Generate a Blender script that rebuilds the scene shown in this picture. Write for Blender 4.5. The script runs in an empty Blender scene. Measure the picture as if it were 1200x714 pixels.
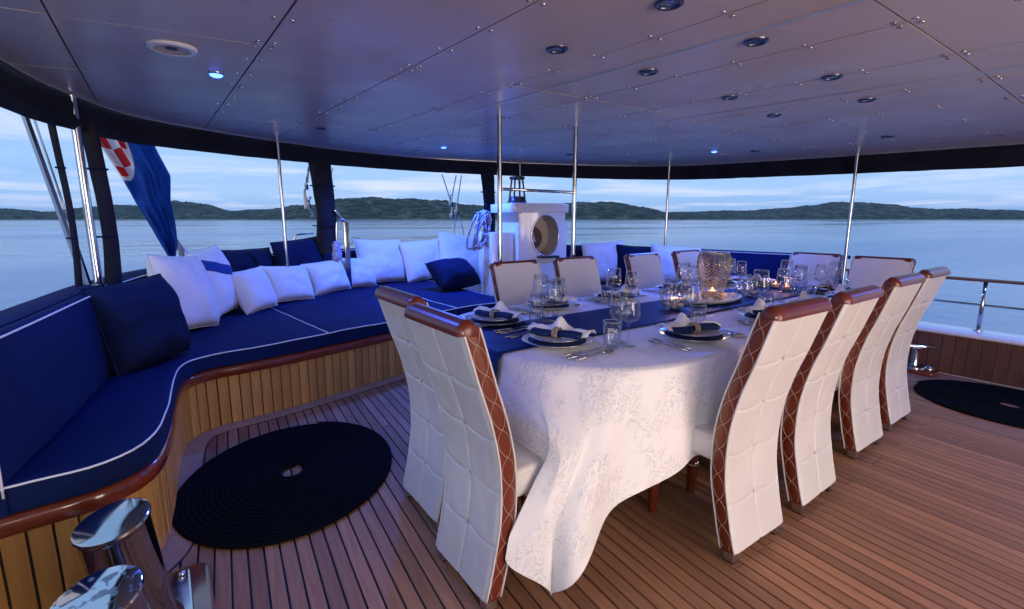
import bpy, bmesh, math, random
from mathutils import Vector, Matrix, noise
R = math.radians
random.seed(7)
sc = bpy.context.scene
COL = sc.collection

# ------------------------------------------------------------------ camera
cam_d = bpy.data.cameras.new('camera'); cam = bpy.data.objects.new('camera', cam_d); COL.objects.link(cam)
cam.location = (0, 0, 1.35); cam.rotation_euler = (R(90-9.95), 0, R(-35.9))
cam_d.sensor_width = 36; cam_d.lens = 17.1; cam_d.clip_start = .02; cam_d.clip_end = 40000
sc.camera = cam
# ------------------------------------------------------------------ view
sc.view_settings.view_transform = 'Standard'; sc.view_settings.look = 'None'
sc.view_settings.exposure = 0; sc.view_settings.gamma = 1; sc.view_settings.use_curve_mapping = False
sc.cycles.use_denoising = True
sc.cycles.max_bounces = 10; sc.cycles.diffuse_bounces = 3; sc.cycles.glossy_bounces = 4
sc.cycles.transmission_bounces = 10; sc.cycles.transparent_max_bounces = 40
sc.cycles.caustics_reflective = False; sc.cycles.caustics_refractive = False
sc.cycles.sample_clamp_indirect = 4
# ------------------------------------------------------------------ world: dusk sky
SUN_EL, SUN_ROT = R(6), R(232)
w = bpy.data.worlds.new('World'); sc.world = w; w.use_nodes = True
nt = w.node_tree; nt.nodes.clear()
def N(t, **k):
    n = nt.nodes.new(t)
    for a, b in k.items(): setattr(n, a, b)
    return n
L = lambda a, b: nt.links.new(a, b)
sky = N('ShaderNodeTexSky', sky_type='NISHITA', sun_disc=False, sun_elevation=SUN_EL, sun_rotation=SUN_ROT,
        air_density=1.2, dust_density=.6, ozone_density=3.0)
tc = N('ShaderNodeTexCoord')
sep = N('ShaderNodeSeparateXYZ'); L(tc.outputs['Generated'], sep.inputs[0])
# cloud sheets: project the view direction on a flat layer overhead so the streaks flatten at the horizon
zc_ = N('ShaderNodeMath', operation='MAXIMUM'); L(sep.outputs['Z'], zc_.inputs[0]); zc_.inputs[1].default_value = 0
za = N('ShaderNodeMath', operation='ADD'); L(zc_.outputs[0], za.inputs[0]); za.inputs[1].default_value = .035
dx = N('ShaderNodeMath', operation='DIVIDE'); L(sep.outputs['X'], dx.inputs[0]); L(za.outputs[0], dx.inputs[1])
dy = N('ShaderNodeMath', operation='DIVIDE'); L(sep.outputs['Y'], dy.inputs[0]); L(za.outputs[0], dy.inputs[1])
cmb = N('ShaderNodeCombineXYZ'); L(dx.outputs[0], cmb.inputs[0]); L(dy.outputs[0], cmb.inputs[1])
n1 = N('ShaderNodeTexNoise'); L(cmb.outputs[0], n1.inputs['Vector'])
n1.inputs['Scale'].default_value = .34; n1.inputs['Detail'].default_value = 7; n1.inputs['Roughness'].default_value = .56
n1.inputs['Distortion'].default_value = .6
r1 = N('ShaderNodeValToRGB'); L(n1.outputs['Fac'], r1.inputs[0])
r1.color_ramp.elements[0].position = .47; r1.color_ramp.elements[1].position = .72
n2 = N('ShaderNodeTexNoise'); L(cmb.outputs[0], n2.inputs['Vector'])
n2.inputs['Scale'].default_value = .12; n2.inputs['Detail'].default_value = 4
r2 = N('ShaderNodeValToRGB'); L(n2.outputs['Fac'], r2.inputs[0])
r2.color_ramp.elements[0].position = .35; r2.color_ramp.elements[0].color = (.27, .48, .84, 1)
r2.color_ramp.elements[1].position = .65; r2.color_ramp.elements[1].color = (.38, .58, .90, 1)
skm = N('ShaderNodeVectorMath', operation='SCALE'); L(sky.outputs[0], skm.inputs[0]); skm.inputs['Scale'].default_value = .05
mx0 = N('ShaderNodeMixRGB'); mx0.inputs[0].default_value = .85
L(skm.outputs[0], mx0.inputs[1]); L(r2.outputs[0], mx0.inputs[2])
mx = N('ShaderNodeMixRGB'); L(mx0.outputs[0], mx.inputs[1]); mx.inputs[2].default_value = (.74, .74, .90, 1)
cf = N('ShaderNodeMath', operation='MULTIPLY'); L(r1.outputs[0], cf.inputs[0]); cf.inputs[1].default_value = .75
L(cf.outputs[0], mx.inputs[0])
bg = N('ShaderNodeBackground'); L(mx.outputs[0], bg.inputs[0]); bg.inputs[1].default_value = 1.4
ow = N('ShaderNodeOutputWorld'); L(bg.outputs[0], ow.inputs[0])
# ------------------------------------------------------------------ sun: last weak warm afterglow from behind the camera
sd = bpy.data.lights.new('sun', 'SUN'); so = bpy.data.objects.new('sun', sd); COL.objects.link(so)
sd.energy = 1.0; sd.angle = R(30); sd.color = (1, .88, .86)
so.rotation_euler = (R(90)-SUN_EL, 0, R(180)-SUN_ROT)
so.location = (0, -5, 8)

# ================================================================== helpers
def tag(o, label=None, cat=None, group=None, kind=None):
    if label: o['label'] = label
    if cat: o['category'] = cat
    if group: o['group'] = group
    if kind: o['kind'] = kind
    return o
def thing(name, label, cat, loc=(0, 0, 0), rz=0, group=None):
    o = bpy.data.objects.new(name, None); COL.objects.link(o)
    o.empty_display_size = .05
    o.location = loc; o.rotation_euler = (0, 0, rz)
    return tag(o, label, cat, group)
class MB:
    def __init__(s): s.v = []; s.f = []; s.m = []
    def add(s, vf, mi=0):
        b = len(s.v); s.v += [tuple(p) for p in vf[0]]
        s.f += [tuple(i+b for i in f) for f in vf[1]]; s.m += [mi]*len(vf[1]); return s
    def mesh(s, name, mats, smooth=False, recalc=True, angle=None):
        me = bpy.data.meshes.new(name); me.from_pydata(s.v, [], s.f)
        for m in (mats if isinstance(mats, (list, tuple)) else [mats]): me.materials.append(m)
        if len(set(s.m)) > 1: me.polygons.foreach_set('material_index', s.m)
        if recalc:
            bm = bmesh.new(); bm.from_mesh(me); bmesh.ops.recalc_face_normals(bm, faces=bm.faces); bm.to_mesh(me); bm.free()
        if smooth:
            me.polygons.foreach_set('use_smooth', [True]*len(me.polygons))
            if angle: me.set_sharp_from_angle(angle=R(angle))
        me.update(); return me
    def obj(s, name, mats, parent=None, smooth=False, world=False, recalc=True, angle=None):
        if world and parent is not None:
            p = parent.location if parent.parent is None else parent.parent.location + parent.location
            s.v = [(x-p[0], y-p[1], z-p[2]) for x, y, z in s.v]
        o = bpy.data.objects.new(name, s.mesh(name, mats, smooth, recalc, angle)); COL.objects.link(o)
        if parent is not None: o.parent = parent
        return o
def inst(name, me, parent=None, loc=(0, 0, 0), rot=(0, 0, 0), scale=None):
    o = bpy.data.objects.new(name, me); COL.objects.link(o); o.location = loc; o.rotation_euler = rot
    if scale: o.scale = scale
    if parent is not None: o.parent = parent
    return o
def copy_tree(o, parent=None):
    c = o.copy(); COL.objects.link(c); c.parent = parent
    for ch in list(o.children): copy_tree(ch, c)
    return c
def box(x0, x1, y0, y1, z0, z1):
    v = [(x, y, z) for x in (x0, x1) for y in (y0, y1) for z in (z0, z1)]
    return v, [(0, 1, 3, 2), (4, 6, 7, 5), (0, 4, 5, 1), (2, 3, 7, 6), (0, 2, 6, 4), (1, 5, 7, 3)]
def bbox(x0, x1, y0, y1, z0, z1, b=.004):
    """box with chamfered edges"""
    bm = bmesh.new(); v, f = box(x0, x1, y0, y1, z0, z1)
    vs = [bm.verts.new(p) for p in v]
    for q in f: bm.faces.new([vs[i] for i in q])
    bmesh.ops.recalc_face_normals(bm, faces=bm.faces)
    bmesh.ops.bevel(bm, geom=list(bm.edges), offset=b, segments=2, affect='EDGES', profile=.7)
    bm.verts.index_update()
    r = [tuple(p.co) for p in bm.verts], [tuple(p.index for p in q.verts) for q in bm.faces]
    bm.free(); return r
def tube(path, r, n=8, closed=False, cap=True):
    """r may be a number or a list per point"""
    P = [Vector(p) for p in path]; m = len(P); vs = []; fs = []
    up = None
    for i, p in enumerate(P):
        a = P[i-1] if (i > 0 or closed) else p; b = P[(i+1) % m] if (i < m-1 or closed) else p
        t = (b-a).normalized()
        if up is None:
            up = Vector((0, 0, 1)) if abs(t.z) < .9 else Vector((1, 0, 0))
        s = t.cross(up).normalized(); up = s.cross(t).normalized()
        rr = r[i] if isinstance(r, (list, tuple)) else r
        for k in range(n):
            an = 2*math.pi*k/n
            vs.append(p + s*math.cos(an)*rr + up*math.sin(an)*rr)
    for i in range(m if closed else m-1):
        for k in range(n):
            j = (i+1) % m
            fs.append((i*n+k, i*n+(k+1) % n, j*n+(k+1) % n, j*n+k))
    if cap and not closed:
        fs.append(tuple(range(n))); fs.append(tuple((m-1)*n+k for k in range(n)))
    return vs, fs
def lathe(prof, n=24, cx=0, cy=0, cap0=True, cap1=True, sx=1, sy=1):
    vs = []; fs = []
    for r, z in prof:
        for k in range(n):
            a = 2*math.pi*k/n; vs.append((cx+r*sx*math.cos(a), cy+r*sy*math.sin(a), z))
    for i in range(len(prof)-1):
        for k in range(n): fs.append((i*n+k, i*n+(k+1) % n, (i+1)*n+(k+1) % n, (i+1)*n+k))
    if cap0 and prof[0][0] > 1e-6: fs.append(tuple(range(n))[::-1])
    if cap1 and prof[-1][0] > 1e-6: fs.append(tuple((len(prof)-1)*n+k for k in range(n)))
    return vs, fs
def grid(fn, nu, nv, closed_u=False):
    vs = [fn(i/(nu if closed_u else nu-1), j/(nv-1)) for j in range(nv) for i in range(nu)]
    fs = []
    for j in range(nv-1):
        for i in range(nu if closed_u else nu-1):
            k = (i+1) % nu; fs.append((j*nu+i, j*nu+k, (j+1)*nu+k, (j+1)*nu+i))
    return vs, fs
def ball(c, r, n=12, m=8, sq=(1, 1, 1)):
    pr = [(max(1e-4, math.sin(math.pi*i/m))*r, -math.cos(math.pi*i/m)*r) for i in range(m+1)]
    v, f = lathe(pr, n, cap0=False, cap1=False)
    return [(c[0]+x*sq[0], c[1]+y*sq[1], c[2]+z*sq[2]) for x, y, z in v], f
def xf(vf, M): return [tuple(M @ Vector(p)) for p in vf[0]], vf[1]
def cr(pts, step=.05, closed=False):
    """Catmull-Rom, resampled to equal steps"""
    P = [Vector(p).to_3d() for p in pts]; out = []; n = len(P)
    for i in range(n if closed else n-1):
        if closed: a, b, c, d = P[i-1], P[i], P[(i+1) % n], P[(i+2) % n]
        else: a, b, c, d = P[max(i-1, 0)], P[i], P[i+1], P[min(i+2, n-1)]
        for k in range(24):
            t = k/24
            out.append(.5*((2*b)+(c-a)*t+(2*a-5*b+4*c-d)*t*t+(3*b-a-3*c+d)*t**3))
    out.append(P[0] if closed else P[-1])
    return resample(out, step)
def resample(P, step):
    ln = [0]
    for a, b in zip(P, P[1:]): ln.append(ln[-1]+(b-a).length)
    m = max(2, round(ln[-1]/step)); res = []; j = 0
    for k in range(m+1):
        s = ln[-1]*k/m
        while j < len(P)-2 and ln[j+1] < s: j += 1
        t = (s-ln[j])/max(1e-9, ln[j+1]-ln[j]); res.append(P[j].lerp(P[j+1], min(1, t)))
    return res
def along(P, t):
    """point and left normal at parameter 0..1 of an evenly sampled path"""
    x = max(0, min(1, t))*(len(P)-1); i = min(int(x), len(P)-2); p = P[i].lerp(P[i+1], x-i)
    d = (P[min(i+2, len(P)-1)]-P[max(i-1, 0)]).normalized()
    return p, Vector((-d.y, d.x, 0)), d
def offset_path(P, o):
    res = []
    for i, p in enumerate(P):
        d = (P[min(i+1, len(P)-1)]-P[max(i-1, 0)]).normalized(); res.append(p+Vector((-d.y, d.x, 0))*o)
    return res
def sweep(P, prof, closed_prof=True, caps=True):
    """prof: list of (offset to the left, z)"""
    vs = []; fs = []; n = len(prof)
    for i, p in enumerate(P):
        d = (P[min(i+1, len(P)-1)]-P[max(i-1, 0)]).normalized(); nn = Vector((-d.y, d.x, 0))
        for o, z in prof: vs.append(tuple(p+nn*o+Vector((0, 0, z))))
    for i in range(len(P)-1):
        for k in range(n if closed_prof else n-1):
            fs.append((i*n+k, i*n+(k+1) % n, (i+1)*n+(k+1) % n, (i+1)*n+k))
    if caps and closed_prof: fs += [tuple(range(n))[::-1], tuple((len(P)-1)*n+k for k in range(n))]
    return vs, fs

# ------------------------------------------------------------------ materials
def mat(name, col=(.5, .5, .5), rough=.5, metal=0, spec=.5, **k):
    m = bpy.data.materials.new(name); m.use_nodes = True
    t = m.node_tree; b = t.nodes['Principled BSDF']
    b.inputs['Base Color'].default_value = (*col, 1); b.inputs['Roughness'].default_value = rough
    b.inputs['Metallic'].default_value = metal; b.inputs['Specular IOR Level'].default_value = spec
    for a, v in k.get('inp', {}).items(): b.inputs[a].default_value = v
    def nn(ty, **kk):
        x = t.nodes.new(ty)
        for a, v in kk.items(): setattr(x, a, v)
        return x
    co = None
    def coord():
        nonlocal co
        if co is None:
            c = nn('ShaderNodeTexCoord'); co = nn('ShaderNodeMapping'); t.links.new(c.outputs[k.get('coord', 'Object')], co.inputs[0])
            co.inputs['Scale'].default_value = k.get('stretch', (1, 1, 1))
        return co.outputs[0]
    if 'var' in k:      # colour variation: (scale, colour2, detail, lo, hi)
        s, c2, de, lo, hi = k['var']
        no = nn('ShaderNodeTexNoise'); no.inputs['Scale'].default_value = s; no.inputs['Detail'].default_value = de
        t.links.new(coord(), no.inputs['Vector'])
        ra = nn('ShaderNodeValToRGB'); ra.color_ramp.elements[0].position = lo; ra.color_ramp.elements[1].position = hi
        ra.color_ramp.elements[0].color = (*col, 1); ra.color_ramp.elements[1].color = (*c2, 1)
        t.links.new(no.outputs['Fac'], ra.inputs[0]); last = ra.outputs[0]
        if 'each' in k:     # every piece its own tone
            oi = nn('ShaderNodeObjectInfo'); hs = nn('ShaderNodeHueSaturation'); t.links.new(last, hs.inputs['Color'])
            mr = nn('ShaderNodeMapRange'); t.links.new(oi.outputs['Random'], mr.inputs[0])
            mr.inputs['To Min'].default_value = 1-k['each']; mr.inputs['To Max'].default_value = 1+k['each']
            t.links.new(mr.outputs[0], hs.inputs['Value']); last = hs.outputs[0]
        t.links.new(last, b.inputs['Base Color'])
    if 'bump' in k:     # (scale, strength, distance, detail)
        s, st, di, de = k['bump']
        no = nn('ShaderNodeTexNoise'); no.inputs['Scale'].default_value = s; no.inputs['Detail'].default_value = de
        t.links.new(coord(), no.inputs['Vector'])
        bu = nn('ShaderNodeBump'); bu.inputs['Strength'].default_value = st; bu.inputs['Distance'].default_value = di
        t.links.new(no.outputs['Fac'], bu.inputs['Height']); t.links.new(bu.outputs[0], b.inputs['Normal'])
    if 'rvar' in k:
        s, lo, hi = k['rvar']
        no = nn('ShaderNodeTexNoise'); no.inputs['Scale'].default_value = s; no.inputs['Detail'].default_value = 5
        t.links.new(coord(), no.inputs['Vector'])
        mr = nn('ShaderNodeMapRange'); t.links.new(no.outputs['Fac'], mr.inputs[0])
        mr.inputs['From Min'].default_value = .3; mr.inputs['From Max'].default_value = .7
        mr.inputs['To Min'].default_value = lo; mr.inputs['To Max'].default_value = hi
        t.links.new(mr.outputs[0], b.inputs['Roughness'])
    return m
M = {}
M['teak'] = mat('teak deck', (.40, .20, .11), .5, spec=.3, var=(6, (.27, .125, .066), 6, .3, .72), each=.26, stretch=(9, .6, 9), bump=(30, .25, .002, 5), rvar=(5, .5, .72))
M['margin'] = mat('teak margin', (.40, .26, .17), .5, var=(7, (.32, .20, .13), 5, .3, .7), each=.1, bump=(40, .2, .002, 4))
M['slat'] = mat('varnished slat', (.55, .29, .085), .34, var=(5, (.42, .20, .055), 6, .3, .7), each=.2, stretch=(9, 9, .7), bump=(20, .15, .002, 4))
M['board'] = mat('dark board', (.13, .055, .035), .4, var=(5, (.09, .036, .024), 6, .3, .7), each=.18, stretch=(9, 9, .7))
M['caulk'] = mat('black caulking', (.012, .012, .014), .6, bump=(60, .2, .001, 3))
M['mahog'] = mat('mahogany', (.20, .035, .012), .16, var=(4, (.11, .016, .007), 6, .3, .7), stretch=(2, 2, 12), inp={'Coat Weight': .8, 'Coat Roughness': .08})
M['navy'] = mat('navy canvas', (.003, .0095, .056), .85, spec=.12, var=(2.2, (.005, .0145, .08), 4, .35, .7), bump=(420, .5, .0012, 3))
M['navy2'] = mat('navy cotton', (.004, .008, .036), .85, spec=.12, var=(5, (.006, .013, .054), 4, .3, .7), bump=(14, .7, .012, 5))
M['blueband'] = mat('blue cotton', (.012, .05, .26), .75, spec=.2, bump=(20, .5, .01, 4))
M['white_cot'] = mat('white cotton', (.78, .77, .77), .85, spec=.2, var=(6, (.70, .70, .72), 4, .3, .7), bump=(13, .4, .008, 5))
M['piping'] = mat('white piping', (.75, .74, .74), .6, bump=(300, .3, .001, 2))
M['leather_w'] = mat('white leather', (.66, .635, .625), .42, var=(4, (.60, .575, .57), 4, .3, .7), bump=(170, .3, .0015, 4), rvar=(9, .36, .52))
M['leather_b'] = mat('cognac leather', (.15, .024, .009), .36, var=(8, (.11, .017, .007), 4, .3, .7), bump=(200, .35, .0015, 4), inp={'Coat Weight': .25, 'Coat Roughness': .25})
M['thread'] = mat('cream thread', (.52, .40, .32), .6)
M['steel'] = mat('polished steel', (.50, .51, .53), .10, 1, rvar=(14, .06, .16))
M['steel_b'] = mat('brushed steel', (.55, .55, .56), .3, 1, bump=(90, .2, .001, 3))
M['ceil'] = mat('painted ceiling panel', (.52, .455, .44), .34, spec=.5, var=(1.3, (.46, .405, .39), 5, .3, .7), bump=(2.2, .22, .02, 3), rvar=(2.5, .26, .42), coord='Object')
M['seam'] = mat('seam shadow gap', (.03, .03, .035), .6)
M['alu'] = mat('aluminium strip', (.62, .60, .57), .32, .8)
M['rivet'] = mat('steel rivet', (.75, .74, .72), .25, 1)
M['black'] = mat('black canvas', (.008, .009, .016), .8, spec=.2, bump=(9, .6, .02, 5), var=(4, (.014, .016, .026), 4, .3, .7))
M['rope_b'] = mat('black rope', (.0028, .0028, .0045), .85, spec=.06, bump=(140, .6, .004, 3))
M['gel'] = mat('white gelcoat', (.72, .71, .70), .16, var=(2, (.68, .67, .66), 4, .3, .7), inp={'Coat Weight': .4, 'Coat Roughness': .05}, bump=(3, .08, .01, 2))
M['hull'] = mat('white hull paint', (.70, .71, .73), .25, var=(1.5, (.64, .66, .68), 4, .3, .7))
def thin_glass():
    m = bpy.data.materials.new('thin clear glass'); m.use_nodes = True; t = m.node_tree; t.nodes.clear()
    tr = t.nodes.new('ShaderNodeBsdfTransparent'); tr.inputs[0].default_value = (.955, .965, .975, 1)
    gl = t.nodes.new('ShaderNodeBsdfGlossy'); gl.inputs['Roughness'].default_value = .02
    lw0 = t.nodes.new('ShaderNodeLayerWeight'); lw0.inputs[0].default_value = .5
    pw = t.nodes.new('ShaderNodeMath'); pw.operation = 'POWER'; pw.inputs[1].default_value = 2.5; t.links.new(lw0.outputs['Facing'], pw.inputs[0])
    lw = t.nodes.new('ShaderNodeMath'); lw.operation = 'MULTIPLY_ADD'; lw.inputs[1].default_value = .95; lw.inputs[2].default_value = .045; t.links.new(pw.outputs[0], lw.inputs[0])
    mx = t.nodes.new('ShaderNodeMixShader'); o = t.nodes.new('ShaderNodeOutputMaterial')
    t.links.new(lw.outputs[0], mx.inputs[0]); t.links.new(tr.outputs[0], mx.inputs[1]); t.links.new(gl.outputs[0], mx.inputs[2]); t.links.new(mx.outputs[0], o.inputs[0])
    return m
M['glass'] = thin_glass()
M['rim_highlight'] = mat('whitish rim highlight', (.62, .66, .70), .08, spec=.8)  # bright highlight on the glass lips, painted as a whitish ring
M['china'] = mat('white china', (.80, .79, .78), .12, bump=(3, .03, .002, 2))
M['rim'] = mat('silver rim', (.6, .58, .55), .25, .9)
M['silver'] = mat('cutlery steel', (.58, .56, .54), .17, 1, rvar=(30, .1, .25))
M['lin_w'] = mat('white linen', (.80, .79, .78), .85, spec=.2, bump=(60, .4, .003, 4), inp={'Sheen Weight': .2})
M['lin_b'] = mat('blue linen', (.008, .024, .09), .8, spec=.2, bump=(60, .4, .003, 4))
M['satin'] = mat('blue satin', (.002, .012, .10), .55, spec=.15, var=(3, (.003, .018, .13), 4, .3, .7), bump=(7, .35, .008, 4))
M['gold'] = mat('beaded gold', (.48, .40, .27), .3, .9, bump=(330, 1, .002, 1))
M['lattice'] = mat('silvered lattice', (.50, .46, .38), .25, .85, rvar=(40, .15, .35))
M['shell'] = mat('pale shell', (.72, .60, .56), .35, var=(40, (.78, .72, .68), 3, .3, .7))
M['wax'] = mat('candle wax', (.8, .62, .42), .5, inp={'Subsurface Weight': .3})
M['rope_w'] = mat('blue white rope', (.50, .52, .60), .8, var=(60, (.14, .18, .36), 2, .4, .6), bump=(150, .6, .004, 2))
M['blackplastic'] = mat('black plastic', (.012, .012, .014), .35)
M['darkglass'] = mat('downlight glass', (.10, .17, .26), .12, inp={'Coat Weight': .6}, var=(50, (.05, .08, .13), 2, .4, .6))
M['chrome_d'] = mat('dark chrome', (.10, .12, .18), .2, .9)
M['cream'] = mat('cream panel', (.62, .54, .42), .5, var=(3, (.56, .48, .37), 3, .3, .7))
M['wood_t'] = mat('rail teak', (.16, .055, .022), .28, var=(6, (.10, .03, .013), 5, .3, .7), inp={'Coat Weight': .5})
def emit(name, col, s):
    m = bpy.data.materials.new(name); m.use_nodes = True; t = m.node_tree; t.nodes.clear()
    e = t.nodes.new('ShaderNodeEmission'); e.inputs[0].default_value = (*col, 1); e.inputs[1].default_value = s
    o = t.nodes.new('ShaderNodeOutputMaterial'); t.links.new(e.outputs[0], o.inputs[0]); return m
M['led'] = emit('blue led', (.05, .13, 1.0), 9)
M['flame'] = emit('candle flame', (1, .45, .10), 14)
M['saloon'] = emit('saloon fill glow', (1.0, .82, .73), 10.5)  # glow of the added saloon windows, warm fill for the aft deck

def damask():
    m = mat('white damask', (.80, .785, .79), .62, spec=.35, inp={'Sheen Weight': .25})
    t = m.node_tree; b = t.nodes['Principled BSDF']
    def nn(ty, **k):
        x = t.nodes.new(ty)
        for a, v in k.items(): setattr(x, a, v)
        return x
    tcx = nn('ShaderNodeTexCoord')
    uv = tcx.outputs['UV']
    # scrolls: contour bands of a warped noise field, broken by a coarser mask
    no = nn('ShaderNodeTexNoise'); no.inputs['Scale'].default_value = 13; no.inputs['Detail'].default_value = 1.6; no.inputs['Distortion'].default_value = 2.6
    t.links.new(uv, no.inputs['Vector'])
    mu = nn('ShaderNodeMath', operation='MULTIPLY'); t.links.new(no.outputs['Fac'], mu.inputs[0]); mu.inputs[1].default_value = 34
    si = nn('ShaderNodeMath', operation='SINE'); t.links.new(mu.outputs[0], si.inputs[0])
    ra = nn('ShaderNodeValToRGB'); t.links.new(si.outputs[0], ra.inputs[0])
    ra.color_ramp.elements[0].position = .35; ra.color_ramp.elements[1].position = .62
    mk = nn('ShaderNodeTexNoise'); mk.inputs['Scale'].default_value = 5.5; mk.inputs['Detail'].default_value = 2; t.links.new(uv, mk.inputs['Vector'])
    mr = nn('ShaderNodeValToRGB'); t.links.new(mk.outputs['Fac'], mr.inputs[0])
    mr.color_ramp.elements[0].position = .44; mr.color_ramp.elements[1].position = .52
    ml = nn('ShaderNodeMath', operation='MULTIPLY'); t.links.new(ra.outputs[0], ml.inputs[0]); t.links.new(mr.outputs[0], ml.inputs[1])
    mc = nn('ShaderNodeMixRGB'); t.links.new(ml.outputs[0], mc.inputs[0])
    mc.inputs[1].default_value = (.82, .80, .80, 1); mc.inputs[2].default_value = (.66, .645, .675, 1)
    t.links.new(mc.outputs[0], b.inputs['Base Color'])
    rr = nn('ShaderNodeMapRange'); t.links.new(ml.outputs[0], rr.inputs[0]); rr.inputs['To Min'].default_value = .7; rr.inputs['To Max'].default_value = .38
    t.links.new(rr.outputs[0], b.inputs['Roughness'])
    fi = nn('ShaderNodeTexNoise'); fi.inputs['Scale'].default_value = 10; fi.inputs['Detail'].default_value = 6; t.links.new(uv, fi.inputs['Vector'])
    ad = nn('ShaderNodeMath', operation='MULTIPLY_ADD'); t.links.new(fi.outputs['Fac'], ad.inputs[0]); ad.inputs[1].default_value = 1.5; t.links.new(ml.outputs[0], ad.inputs[2])
    bu = nn('ShaderNodeBump'); bu.inputs['Strength'].default_value = .35; bu.inputs['Distance'].default_value = .006
    t.links.new(ad.outputs[0], bu.inputs['Height']); t.links.new(bu.outputs[0], b.inputs['Normal'])
    return m
M['damask'] = damask()

# ================================================================== setting: sea and hills
def sea_mat():
    m = mat('sea water', (.04, .14, .36), .10, spec=.5, inp={'IOR': 1.33})
    t = m.node_tree; b = t.nodes['Principled BSDF']
    tcx = t.nodes.new('ShaderNodeTexCoord')
    bumps = None
    for sx, sy, s, st in ((1, 1, .55, .16), (.5, 1.6, .12, .5), (1, 1, .02, 1.6)):
        mp = t.nodes.new('ShaderNodeMapping'); mp.inputs['Scale'].default_value = (sx, sy, 1); mp.inputs['Rotation'].default_value = (0, 0, R(30))
        t.links.new(tcx.outputs['Object'], mp.inputs[0])
        no = t.nodes.new('ShaderNodeTexNoise'); no.inputs['Scale'].default_value = s; no.inputs['Detail'].default_value = 4; no.inputs['Roughness'].default_value = .6
        t.links.new(mp.outputs[0], no.inputs['Vector'])
        bu = t.nodes.new('ShaderNodeBump'); bu.inputs['Strength'].default_value = .30; bu.inputs['Distance'].default_value = st
        t.links.new(no.outputs['Fac'], bu.inputs['Height'])
        if bumps is not None: t.links.new(bumps.outputs[0], bu.inputs['Normal'])
        bumps = bu
    t.links.new(bumps.outputs[0], b.inputs['Normal'])
    mp = t.nodes.new('ShaderNodeMapping'); mp.inputs['Scale'].default_value = (.004, .018, 1); mp.inputs['Rotation'].default_value = (0, 0, R(36)); t.links.new(tcx.outputs['Object'], mp.inputs[0])
    no = t.nodes.new('ShaderNodeTexNoise'); no.inputs['Scale'].default_value = 1; no.inputs['Detail'].default_value = 6; t.links.new(mp.outputs[0], no.inputs['Vector'])
    mr = t.nodes.new('ShaderNodeMapRange'); mr.inputs['From Min'].default_value = .35; mr.inputs['From Max'].default_value = .65; mr.inputs['To Min'].default_value = .04; mr.inputs['To Max'].default_value = .22
    t.links.new(no.outputs['Fac'], mr.inputs[0]); t.links.new(mr.outputs[0], b.inputs['Roughness'])
    return m
M['sea'] = sea_mat()
SEA_Z = -2.1; HAZE = .45e-4
def ring(r): return [(r*math.cos(2*math.pi*k/96), r*math.sin(2*math.pi*k/96), SEA_Z) for k in range(96)]
mb = MB(); rs = [0.01, 15, 60, 250, 1000, 4000, 25000]
for r in rs: mb.v += ring(r)
for i in range(len(rs)-1):
    for k in range(96): mb.f.append((i*96+k, i*96+(k+1) % 96, (i+1)*96+(k+1) % 96, (i+1)*96+k)); mb.m.append(0)
tag(mb.obj('sea', M['sea'], smooth=True), kind='structure')

M['scrub'] = mat('dark scrub hillside', (.012, .025, .020), .95, spec=.1, var=(.03, (.12, .13, .10), 10, .45, .72), coord='Object', bump=(.05, 1, 8, 8))
M['shore'] = mat('pale shore rock', (.20, .19, .18), .9, var=(.02, (.12, .12, .11), 5, .3, .7))
# ridge: azimuth (degrees clockwise from +Y) and ridge height as the tangent of elevation
def hill_range(name, pts, d0, d1, seed, label):
    rnd = random.Random(seed)
    a0, a1 = pts[0][0], pts[-1][0]; nu = int((a1-a0)*9)+2; nv = 16
    def hgt(a):
        for (p, h), (q, k) in zip(pts, pts[1:]):
            if p <= a <= q:
                t = (a-p)/(q-p); t = t*t*(3-2*t); return h+(k-h)*t
        return 0
    rad = lambda d: d
    def fn(u, v):
        a = a0+(a1-a0)*u
        if v <= .72: s = v/.72; d = d0+(d1-d0)*s; z = hgt(a)*d1*(s**.85)
        else: s = (v-.72)/.28; d = d1+(d1-d0)*s; z = hgt(a)*d1*(1-s)
        n = noise.fractal(Vector((a*.35+seed, d*.004, 0)), .9, 2, 5)
        d *= 1+.03*noise.noise(Vector((a*.2+seed, 3.3, 0)))
        z = z*(1+.10*n) + (4.5*rnd.random() if 0.1 < v < .95 else 0)
        return (d*math.sin(R(a)), d*math.cos(R(a)), SEA_Z-1+max(0, z)*1.0)
    o = MB().add(grid(fn, nu, nv)).obj(name, M['scrub'], smooth=False); tag(o, kind='structure')
    sh = MB().add(grid(lambda u, v: ((d0-14+18*v)*math.sin(R(a0+(a1-a0)*u))*(1+.03*noise.noise(Vector(((a0+(a1-a0)*u)*.2+seed, 3.3, 0)))),
                                     (d0-14+18*v)*math.cos(R(a0+(a1-a0)*u))*(1+.03*noise.noise(Vector(((a0+(a1-a0)*u)*.2+seed, 3.3, 0)))),
                                     SEA_Z-.5+v*3.2+.5*noise.noise(Vector((u*200, v, seed)))), nu, 3)).obj('shoreline', M['shore'], o)
    return o
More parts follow.
